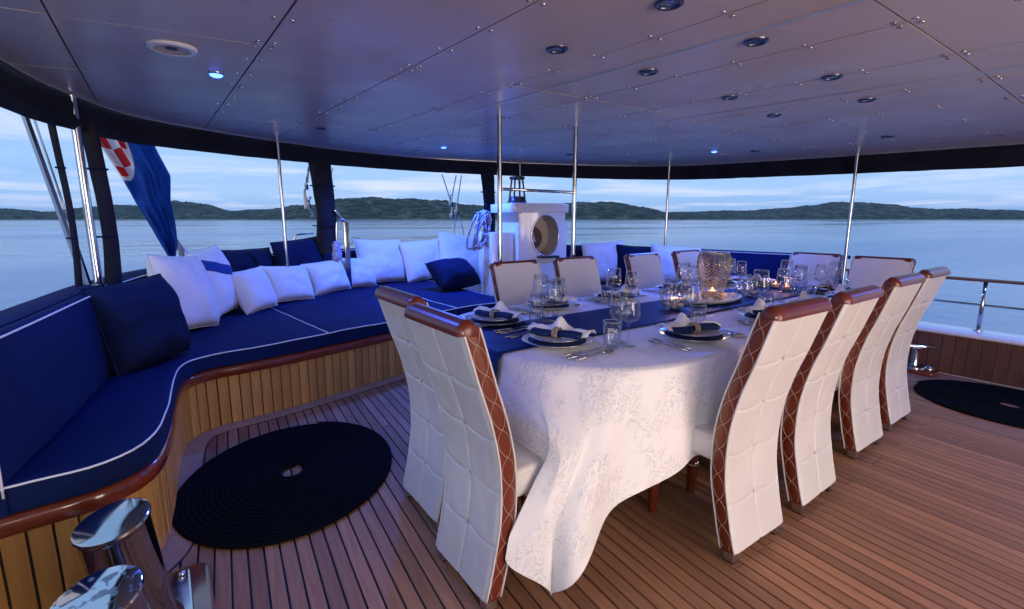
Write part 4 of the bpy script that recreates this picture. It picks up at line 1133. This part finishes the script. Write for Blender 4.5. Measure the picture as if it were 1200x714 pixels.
for x, y, a, w_ in sets:
    S = (x, y, a); j = lambda s=.008: rnd.uniform(-s, s)
    onr = a in (R(-90), R(90)) or RY0 < y < RY1
    z0 = TOP+.006
    put('big_plate', S, 0, 0, z0, 0, 'large white dinner plate at '+w_, 'dinner plates')
    put('liner', S, 0, 0, z0+.0125, 0, 'round blue liner on the dinner plate at '+w_, 'blue plate liners')
    put('small_plate', S, 0, 0, z0+.0175, 0, 'small white plate on the blue liner at '+w_, 'starter plates')
    put('napkin', S, 0, .0, z0+.024, R(rnd.uniform(-12, 12)+(25 if a == R(-90) else -8)), 'blue and white ringed napkin at '+w_, 'napkins')
    put('fork', S, -.20+j(), -.02+j(), TOP+.003, R(rnd.uniform(-3, 3)), 'outer fork left of the plate at '+w_, 'forks')
    put('fork', S, -.232+j(), -.03+j(), TOP+.003, R(rnd.uniform(-3, 3)), 'second fork left of the plate at '+w_, 'forks')
    put('knife', S, .195+j(), -.02+j(), TOP+.003, R(rnd.uniform(-3, 3)), 'inner knife right of the plate at '+w_, 'knives')
    put('knife', S, .226+j(), -.03+j(), TOP+.003, R(rnd.uniform(-3, 3)), 'outer knife right of the plate at '+w_, 'knives')
    put('spoon', S, .255+j(), -.02+j(), TOP+.003, R(rnd.uniform(-4, 4)), 'spoon right of the knives at '+w_, 'spoons')
    put('wine', S, .245+j(.02), .215+j(.02), z0, 0, 'tall wine glass at '+w_, 'wine glasses')
    put('wine2', S, .13+j(.02), .255+j(.02), z0, 0, 'smaller wine glass at '+w_, 'wine glasses')
    put('tumbler', S, .215+j(.015), .128+j(.012), z0, 0, 'straight water tumbler at '+w_, 'tumblers')

# ---- centrepiece: tray, lattice lantern, shells, candle bowls
ZR = TZ+.0145
tr_ = thing('oval_tray', 'white oval tray under the lattice lantern on the runner', 'tray', (3.10, 1.90, ZR))
MB().add(lathe([(.22, 0), (.26, .004), (.285, .018), (.29, .026), (.285, .028), (.262, .014), (.22, .009), (.001, .009)], 48, cap1=False, sx=1, sy=.52)).obj('dish', M['china'], tr_, smooth=True, angle=50)
lv = thing('lattice_lantern', 'silver diamond lattice vase lantern glowing from a candle inside', 'lantern', (3.13, 1.92, ZR+.010))
vp = [(0, .064), (.03, .070), (.10, .086), (.18, .102), (.25, .111), (.29, .108), (.315, .098), (.322, .093)]
def vr(z):
    for (a, p), (b, q) in zip(vp, vp[1:]):
        if a <= z <= b: t = (z-a)/(b-a); return p+(q-p)*t
    return vp[-1][1]
nc, nrw = 22, 28
mb = MB()
for j in range(nrw+1):
    z = .004+.314*j/nrw
    for k in range(nc):
        a = 2*math.pi*(k+.5*(j % 2))/nc; mb.v.append((vr(z)*math.cos(a), vr(z)*math.sin(a), z))
for j in range(nrw-1):
    for k in range(nc):
        o_ = j % 2; l_, r_ = (j+1)*nc+(k-1+o_) % nc, (j+1)*nc+(k+o_) % nc
        if (j+k*0) >= 0: mb.f.append((j*nc+k, r_, (j+2)*nc+k, l_) if j+2 <= nrw else (j*nc+k, r_, l_))
# every diamond spans two rows: keep each once
mb.m = [0]*len(mb.f)
lo_ = mb.obj('lattice', M['lattice'], lv, recalc=True)
wm = lo_.modifiers.new('wire', 'WIREFRAME'); wm.thickness = .0055; wm.use_even_offset = False; wm.use_boundary = True
for z, r in ((.003, .066), (.320, .095)):
    MB().add(tube([(r*math.cos(2*math.pi*k/40), r*math.sin(2*math.pi*k/40), z) for k in range(40)], .0042, 6, closed=True)).obj('rim_ring', M['lattice'], lv, smooth=True)
def candle(x, y, z, r, h, e, lab, grp='lit candles'):
    t = thing('candle', lab, 'candle', (x, y, z), group=grp)
    lathe_obj('wax', [(r, 0), (r, h), (r*.9, h+.001), (r*.5, h-.003), (.001, h-.003)], M['wax'], 16, t, cap1=False)
    lathe_obj('flame', [(.0008, h), (.0045, h+.006), (.005, h+.012), (.002, h+.024), (.0004, h+.030)], M['flame'], 10, t)
    d = bpy.data.lights.new('candle_light', 'POINT'); d.energy = e; d.color = (1, .50, .18); d.shadow_soft_size = .012
    o = bpy.data.objects.new('candle_light', d); COL.objects.link(o); o.parent = t; o.location = (0, 0, h+.045)
candle(3.13, 1.92, ZR+.0105, .03, .055, .9, 'lit candle inside the lattice lantern')
def shell_mesh(seed):
    rn = random.Random(seed); q = (rn.uniform(.8, 1.2), rn.uniform(.7, 1), rn.uniform(.65, .9))
    v, f = ball((0, 0, 0), .021, 12, 9, q)
    v = [tuple(Vector(p)*(1+.22*noise.noise(Vector(p)*45+Vector((seed, 0, 0)))+.05*math.sin(math.atan2(p[1], p[0])*9))) for p in v]
    return MB().add((v, f)).mesh('shell', M['shell'], smooth=True)
SH = [shell_mesh(s) for s in range(4)]
def shell(x, y, z, lab, grp):
    o = inst('shell', random.choice(SH), None, (x, y, z), (random.uniform(-.6, .6), random.uniform(-.6, .6), random.uniform(0, 6))); tag(o, lab, 'shell', grp)
for k, (dx_, dy_) in enumerate(((-.15, .02), (-.19, -.03), (.14, -.02), (.18, .02), (.22, -.03), (-.12, -.06), (.16, .055))):
    shell(3.10+dx_, 1.90+dy_, ZR+.027, 'pale shell on the oval tray beside the lantern', 'shells on the tray')
def bowl(x, y, r, h, lab):
    t = thing('glass_bowl', lab, 'bowl', (x, y, ZR), group='glass candle bowls')
    out = [(.0004, 0), (r*.55, 0), (r*.85, h*.2), (r, h*.55), (r*.93, h)]; inn = [(.0004, .004), (r*.53, .004), (r*.83, h*.22), (r*.97, h*.55), (r*.905, h+.0004)]
    MB().add(lathe(out+inn[::-1], 30, cap0=False, cap1=False)).obj('body', M['glass'], t, smooth=True)
bowl(2.62, 1.86, .082, .06, 'glass bowl of pink shells round a candle nearer the rope mat end')
for k in range(9):
    a = k*2.4; rr = .042 if k < 6 else .022
    shell(2.62+rr*math.cos(a), 1.86+rr*math.sin(a), ZR+.028+(.03 if k >= 4 else 0), 'pink shell heaped in the glass bowl', 'shells in the glass bowl')
candle(2.62, 1.86, ZR+.006, .018, .045, .35, 'small lit candle among the shells in the glass bowl')
bowl(3.52, 1.86, .066, .055, 'glass bowl of white shells between lantern and railing end')
for k in range(7):
    a = k*2.4; rr = .033 if k < 5 else .012
    shell(3.52+rr*math.cos(a), 1.86+rr*math.sin(a), ZR+.027+(.03 if k >= 4 else 0), 'white shell heaped in the bowl behind the lantern', 'shells in the second bowl')
for x, y, s in ((4.02, 1.83, 'closer to the lantern'), (4.10, 1.95, 'closer to the railing')):
    bowl(x, y, .048, .06, 'round tealight glass '+s)
    candle(x, y, ZR+.005, .028, .030, .30, 'lit tealight in the round glass '+s)

# ================================================================== pillows
def pillow(x, y, z, w_, h_, th, rz, lean, m, lab, roll=0, seed=0, band=None, flat=False, grp='scatter pillows on the settee'):
    """stands on its lower edge at (x, y, z); faces local -y turned by rz; leans back by lean degrees"""
    t = thing('pillow', lab, 'pillow', (x, y, z), group=grp)
    n = 34; th *= 1.22
    def side(sg):
        def fn(u, v):
            a, b = 2*u-1, 2*v-1
            # pinched outline: edges bow inwards, corners stay
            ox = a*(1-.05*(1-b*b)); oz = b*(1-.05*(1-a*a))
            prof = max(0, (1-abs(a)**3.2))**.55*max(0, (1-abs(b)**3.2))**.55
            wr = .09*noise.noise(Vector((a*1.9+seed*3.1, b*1.9, seed*1.7)))*prof+.02*noise.noise(Vector((a*5+seed, b*5, seed)))*prof
            wr -= .05*abs(noise.noise(Vector((a*3.3+b*2.2+seed, (b-a)*1.1, seed*.7))))*(1.2-prof)
            sl_ = -.10*b*prof                      # filling sinks to the bottom
            return (ox*w_/2*(1+.015*noise.noise(Vector((b*2, seed, 1)))), sg*th/2*(prof*(1+wr*2.2)+sl_*.6), oz*h_/2*(1+.015*noise.noise(Vector((a*2, seed, 5)))))
        return fn
    mb = MB()
    for sg in (-1, 1): mb.add(grid(side(sg), n, n))
    lz = min(v[2] for v in mb.v)
    Mx = Matrix.Rotation(R(rz), 4, 'Z') @ Matrix.Rotation(R(-lean), 4, 'X') @ Matrix.Rotation(R(roll), 4, 'Y')
    vs = [Mx @ Vector(v) for v in mb.v]; low = min(v.z for v in vs)
    mb.v = [(v.x, v.y, v.z-low-.006) for v in vs]
    bm = bmesh.new(); bv = [bm.verts.new(v) for v in mb.v]
    for f in mb.f: bm.faces.new([bv[i] for i in f])
    bmesh.ops.remove_doubles(bm, verts=bm.verts, dist=.0004); bmesh.ops.recalc_face_normals(bm, faces=bm.faces)
    me = bpy.data.meshes.new('cover'); bm.to_mesh(me); bm.free(); me.materials.append(m)
    me.polygons.foreach_set('use_smooth', [True]*len(me.polygons))
    inst('cover', me, t)
    # seam cord round the edge
    pts = []
    S = side(1)
    for i in range(25): pts.append(S(i/24, 0))
    for i in range(1, 25): pts.append(S(1, i/24))
    for i in range(1, 25): pts.append(S(1-i/24, 1))
    for i in range(1, 24): pts.append(S(0, 1-i/24))
    pts = [Mx @ Vector(p) for p in pts]; MB().add(tube([(p.x, p.y, p.z-low-.006) for p in pts], .0045, 6, closed=True)).obj('seam', m, t, smooth=True)
    if band:
        vv0, vv1, bm_ = band
        F = side(-1)
        def bf(u, v):
            vq = vv0[0]+(vv0[1]-vv0[0])*u+(vv1)*(v-.5); p = F(.03+.94*u, max(.03, min(.97, vq))); q = Mx @ Vector((p[0], p[1]-.006, p[2])); return (q.x, q.y, q.z-low-.006)
        o = MB().add(grid(bf, 22, 8)).obj('blue_band', bm_, t, smooth=True)
        s_ = o.modifiers.new('thickness', 'SOLIDIFY'); s_.thickness = .006
    return t
ZP = .512
W_, D_ = M['white_cot'], M['navy2']
pillow(-.125, 3.50, ZP, .50, .50, .27, 46, 14, D_, 'big dark navy pillow leaning on the curved backrest beside the post', -3, 1)
pillow(.13, 4.37, ZP, .50, .58, .22, 52, 16, W_, 'big white pillow leaning beside the big dark navy pillow', 6, 2)
pillow(.36, 4.90, ZP, .52, .60, .20, 60, 12, W_, 'white pillow wrapped with a blue band behind the small white pillow', -4, 3, band=((.80, .52), .16, M['blueband']))
pillow(.68, 5.02, ZP, .42, .40, .17, 42, 20, W_, 'small white pillow in front of the blue banded pillow', -3, 4)
pillow(1.05, 5.38, ZP, .55, .38, .18, 30, 22, W_, 'small white pillow below the left dark back pillow, first of three in a row', 4, 5)
pillow(1.54, 5.76, ZP, .56, .38, .19, 26, 22, W_, 'small white pillow in the middle of the three in a row under the fairlead', -3, 6)
pillow(1.98, 6.02, ZP, .50, .38, .18, 22, 20, W_, 'small white pillow overlapped by the large pale pillow', 3, 7)
pillow(.72, 5.58, .66, .72, .40, .18, 40, 10, D_, 'dark navy back pillow standing behind the small white pillows', 1, 8)
pillow(1.30, 5.86, .66, .72, .46, .18, 32, 10, D_, 'dark navy back pillow next to the steel fairlead post', -4, 9)
pillow(2.38, 6.22, ZP, .80, .58, .22, 22, 15, W_, 'large pale pillow next to the small white pillows on the stern', 3, 10)
pillow(3.00, 6.22, ZP, .72, .56, .22, 12, 15, W_, 'large pale pillow in the middle of the stern row, lit blue', -2, 11)
pillow(3.50, 6.08, ZP, .74, .60, .20, 6, 13, W_, 'large pale pillow with a raised corner beside the console', 8, 12)
pillow(2.86, 5.15, ZP, .60, .42, .26, 10, 52, D_, 'dark navy pillow lying on the sunpad against the console', 0, 13)
pillow(4.62, 5.00, ZP, .60, .50, .20, -30, 12, D_, 'dark navy pillow half hidden by the steel post beside the console', 2, 14)
pillow(4.82, 4.55, ZP, .58, .54, .20, -28, 14, W_, 'pale pillow between two dark navy pillows behind the chairs', -4, 15)
pillow(5.10, 4.22, ZP, .58, .50, .20, -38, 14, D_, 'dark navy pillow with pointed corners in front of the far roof post', 3, 16)
pillow(5.26, 3.78, ZP, .60, .50, .20, -52, 14, W_, 'pale blue pillow next to the lattice lantern on the far arm', 4, 17)

# ================================================================== rope mats on deck
def rope_mat(cx, cy, ra, rb, ang, lab, r0=.078, turns=20):
    t = thing('rope_mat', lab, 'rope mat', (cx, cy, .002), R(ang), group='coiled rope mats')
    pts = []; nT = 56; tot = turns*nT; dr = (1-r0/ra)/turns
    rt = ra*(1-r0/ra)/turns*.54
    for i in range(tot+1):
        a = 2*math.pi*i/nT; f = r0/ra+(1-r0/ra)*i/tot; f -= dr*.5
        f += .0022*noise.noise(Vector((math.cos(a)*2+i*.004, math.sin(a)*2, i/nT*.9))); pts.append((ra*f*math.cos(a), rb*f*math.sin(a), rt*(.56+.06*noise.noise(Vector((a*2, 1, cx))))))
    mb = MB(); n = 6
    for i, p in enumerate(pts):
        a = 2*math.pi*i/nT; rad = Vector((math.cos(a), math.sin(a), 0)); tw = i*.35
        for k in range(n):
            b = 2*math.pi*k/n; rr = rt*(1+.05*math.sin(b*2+tw)); q = Vector(p)+rad*math.cos(b)*rr+Vector((0, 0, 1))*math.sin(b)*rr*.55; mb.v.append(tuple(q))
    mb.f = [(i*n+k, i*n+(k+1) % n, (i+1)*n+(k+1) % n, (i+1)*n+k) for i in range(len(pts)-1) for k in range(n)]+[tuple(range(n)), tuple(len(pts)*n-n+k for k in range(n))]
    mb.m = [0]*len(mb.f); mb.obj('coil', M['rope_b'], t, smooth=True)
rope_mat(.462, 2.668, .648, .528, 63+0, 'round black coiled rope mat in front of the settee corner')
rope_mat(4.93, .60, .58, .50, 80, 'black coiled rope mat on deck below the boarded bulwark')

# ================================================================== bollards and cleat
bp = thing('mooring_pad', 'mahogany pad with a blue tinted steel plate under the bollards', 'deck pad', (-.16, 1.65, 0))
MB().add(slab(rrect(-.36, .035, 1.15, 2.09, .05), .005, .035, .008)).obj('pad', M['mahog'], bp, smooth=True, world=True, angle=40)
MB().add(slab(rrect(-.33, -.025, 1.2, 2.06, .03), .0352, .052, .006)).obj('plate', M['steel'], bp, smooth=True, world=True, angle=40)
for x, y in ((-.05, 2.02), (-.05, 1.25), (-.30, 2.02)):
    MB().add(lathe([(.013, .0522), (.013, .058), (.008, .062), (.0005, .063)], 12, x, y)).obj('bolt', M['rivet'], bp, smooth=True, world=True)
def bollard(bx, by, tx, ty, h, r, lab, wet):
    t = thing('bollard', lab, 'bollard', (bx, by, .0525), group='mooring bollards')
    ax = Vector((tx-bx, ty-by, h)); q = Vector((0, 0, 1)).rotation_difference(ax.normalized()).to_matrix().to_4x4(); ln_ = ax.length
    sh = lambda vf: ([(x, y, z+(.07*x if z > ln_*.5 else 0)) for x, y, z in vf[0]], vf[1])      # caps slope outboard
    MB().add(xf(sh(lathe([(r*1.22, -.02), (r*1.2, .012), (r*1.03, .05), (r, .12), (r, ln_-.012), (r*1.03, ln_-.004)], 40)), q)).obj('barrel', M['steel'], t, smooth=True, angle=40)
    mt = M['steel_wet'] if wet else M['steel']
    MB().add(xf(sh(lathe([(r*1.0, ln_-.014), (r*1.05, ln_-.008), (r*1.07, ln_+.001), (r*1.05, ln_+.008), (r*.98, ln_+.0105), (.001, ln_+.0108)], 48, cap1=False)), q)).obj('cap', mt, t, smooth=True, angle=25)
def wet_steel():
    m = mat('rain spotted steel', (.62, .63, .65), .08, 1); t = m.node_tree; b = t.nodes['Principled BSDF']
    tcx = t.nodes.new('ShaderNodeTexCoord'); v = t.nodes.new('ShaderNodeTexNoise'); v.inputs['Scale'].default_value = 38; v.inputs['Detail'].default_value = 3
    t.links.new(tcx.outputs['Object'], v.inputs['Vector']); r = t.nodes.new('ShaderNodeValToRGB'); r.color_ramp.elements[0].position = .56; r.color_ramp.elements[1].position = .60
    t.links.new(v.outputs['Fac'], r.inputs[0]); mr = t.nodes.new('ShaderNodeMapRange'); t.links.new(r.outputs[0], mr.inputs[0]); mr.inputs['To Min'].default_value = .07; mr.inputs['To Max'].default_value = .35; t.links.new(mr.outputs[0], b.inputs['Roughness'])
    mc = t.nodes.new('ShaderNodeMixRGB'); t.links.new(r.outputs[0], mc.inputs[0]); mc.inputs[1].default_value = (.56, .57, .6, 1); mc.inputs[2].default_value = (.30, .32, .36, 1); t.links.new(mc.outputs[0], b.inputs['Base Color']); return m
M['steel_wet'] = wet_steel()
bollard(-.155, 1.79, -.19, 1.735, .42, .088, 'polished steel bollard with a clean flat cap beside the settee end', False)
bollard(-.17, 1.47, -.205, 1.41, .40, .088, 'polished steel bollard with a rain spotted cap', True)
cl_ = thing('deck_cleat', 'polished steel cleat with a crossbar beside the boarded bulwark', 'cleat', (5.42, 1.30, 0))
MB().add(slab(rrect(-.12, .07, -.17, .17, .03), .005, .03, .006)).obj('base', M['mahog'], cl_, smooth=True, angle=40)
MB().add(lathe([(.075, .03), (.07, .045), (.04, .06), (.032, .09), (.032, .215)], 24)).obj('stem', M['steel'], cl_, smooth=True, angle=40)
MB().add(tube([(-.09, .14, .222), (-.03, .05, .228), (.03, -.05, .228), (.09, -.14, .222)], [.012, .018, .018, .012], 14)).obj('crossbar', M['steel'], cl_, smooth=True)
MB().add(lathe([(.05, .03), (.046, .05), (.03, .07), (.001, .075)], 20, .02, -.10)).obj('dome', M['steel'], cl_, smooth=True)

# ================================================================== ceiling fittings
def downlight(x, y, lab, lit=False, r=.042, power=0, grp='recessed downlights'):
    z = cz(x, y)
    t = thing('downlight', lab, 'downlight', (x, y, z), group=grp)
    MB().add(lathe([(r*.78, -.002), (r*.8, -.008), (r*.95, -.009), (r*1.06, -.006), (r*1.08, -.0006)], 28, cap0=False, cap1=False)).obj('bezel', M['chrome_d'] if not lit else M['steel'], t, smooth=True)
    MB().add(lathe([(r*.79, -.0025), (r*.72, -.012), (r*.5, -.017), (.0005, -.019)] if lit else [(r*.79, -.0025), (r*.5, -.0035), (.0005, -.004)], 24, cap0=False)).obj('lens', M['led'] if lit else M['darkglass'], t, smooth=True)
    if power:
        d = bpy.data.lights.new('led_beam', 'SPOT'); d.energy = power; d.color = (.05, .15, 1.0); d.spot_size = R(165); d.spot_blend = .5; d.shadow_soft_size = .05
        o = bpy.data.objects.new('led_beam', d); COL.objects.link(o); o.parent = t; o.location = (0, 0, -.04)
    return t
def rescale(x, y, zg=2.02):
    s = 1.0
    for _ in range(6): s = (cz(x*s, y*s)-1.35)/(zg-1.35)
    return x*s, y*s
rowlab = ['open deck', 'console']
for i, (p, q) in enumerate((((1.377, 1.062), (1.369, 1.584)), ((1.927, 1.075), (1.913, 1.57)), ((2.688, 1.109), (2.666, 1.614)), ((3.355, 1.188), (3.348, 1.705)))):
    for k, c in enumerate((p, q)):
        x, y = rescale(*c); downlight(x, y, 'unlit glass downlight in the %s row, %s' % (rowlab[k], ordw[i]))
for c, lab in (((4.948, 1.573), 'unlit downlight over the railing end of the table'), ((4.917, 2.66), 'flush pale disc fitting near the lit blue lamp on the far side'), ((1.073, 3.91), 'unlit downlight over the sunpad near the thin post'), ((3.592, 3.939), 'unlit downlight over the console')):
    x, y = rescale(*c); downlight(x, y, lab)
LED = 60
for c, lab in (((.301, 2.769), 'lit blue lamp in the ceiling over the rope mat beside the speaker'), ((2.266, 4.222), 'lit blue lamp in the ceiling over the stern sunpad'), ((4.587, 2.9), 'lit blue lamp in the ceiling over the far arm of the settee')):
    x, y = rescale(*c); downlight(x, y, lab, True, .036, LED*(1 if x < 1 else 5 if x < 4 else 2.6), 'lit blue ceiling lamps')
for x, y, lab in ((5.15, .25, 'lit blue lamp over the deck by the cleat and side rail'),):
    downlight(x, y, lab, True, .036, LED, 'lit blue ceiling lamps')
x, y = rescale(.123, 2.462); z = cz(x, y)
sp = thing('ceiling_speaker', 'round white ceiling speaker with a dark grille slot', 'speaker', (x, y, z))
lathe_obj('ring', [(.060, -.012), (.066, -.014), (.080, -.012), (.086, -.006), (.088, -.0005)], M['gel'], 36, sp, cap0=False, cap1=False)
lathe_obj('grille', [(.061, -.010), (.03, -.006), (.0005, -.006)], M['cream'], 30, sp, cap0=False)
lathe_obj('cone', [(.022, -.008), (.012, -.011), (.0005, -.011)], M['blackplastic'], 20, sp, cap0=False)

# ================================================================== unseen saloon front behind the camera, glowing windows added as warm fill
sal = thing('saloon_front', 'cream saloon bulkhead with added glowing windows lighting the aft deck', 'cabin', (CX, -2.7, 0))
def wall_with(x0, x1, holes):
    xs_ = sorted([x0, x1]+[h for q in holes for h in q[:2]])
    return xs_
hol = [(-.25, 1.05, .55, 1.8), (1.35, 3.05, .08, 1.88)]  # openings sized to bring the added warm light from left of centre
xs_ = [-.66]+[v for h in hol for v in h[:2]]+[6.0]
for i in range(0, len(xs_), 2): MB().add(box(xs_[i], xs_[i+1], -2.78, -2.68, -.01, 1.93)).obj('wall', M['gel'], sal, world=True)
for x0, x1, z0, z1 in hol:
    MB().add(box(x0+.002, x1-.002, -2.78, -2.68, -.01, z0)).obj('wall', M['gel'], sal, world=True)
    MB().add(box(x0+.002, x1-.002, -2.78, -2.68, z1, 1.93)).obj('wall', M['gel'], sal, world=True)
    MB().add(box(x0+.003, x1-.003, -2.745, -2.735, z0+.003, z1-.003)).obj('window_glow', M['saloon'], sal, world=True)
    for k in range(1, 3):
        xm = x0+(x1-x0)*k/3; MB().add(box(xm-.02, xm+.02, -2.73, -2.68, z0+.003, z1-.003)).obj('mullion', M['mahog'], sal, world=True)

# ================================================================== sea air: thin blue evening haze
hz = MB().add(box(-26000, 26000, -26000, 26000, SEA_Z-4, 190)).obj('haze', None); hz.data.materials.clear()
hm = bpy.data.materials.new('evening haze'); hm.use_nodes = True; ht = hm.node_tree; ht.nodes.clear()
hv_ = ht.nodes.new('ShaderNodeVolumePrincipled'); hv_.inputs['Color'].default_value = (.42, .66, .98, 1); hv_.inputs['Density'].default_value = HAZE
ho_ = ht.nodes.new('ShaderNodeOutputMaterial'); ht.links.new(hv_.outputs[0], ho_.inputs['Volume'])
hz.data.materials.append(hm); tag(hz, kind='stuff')
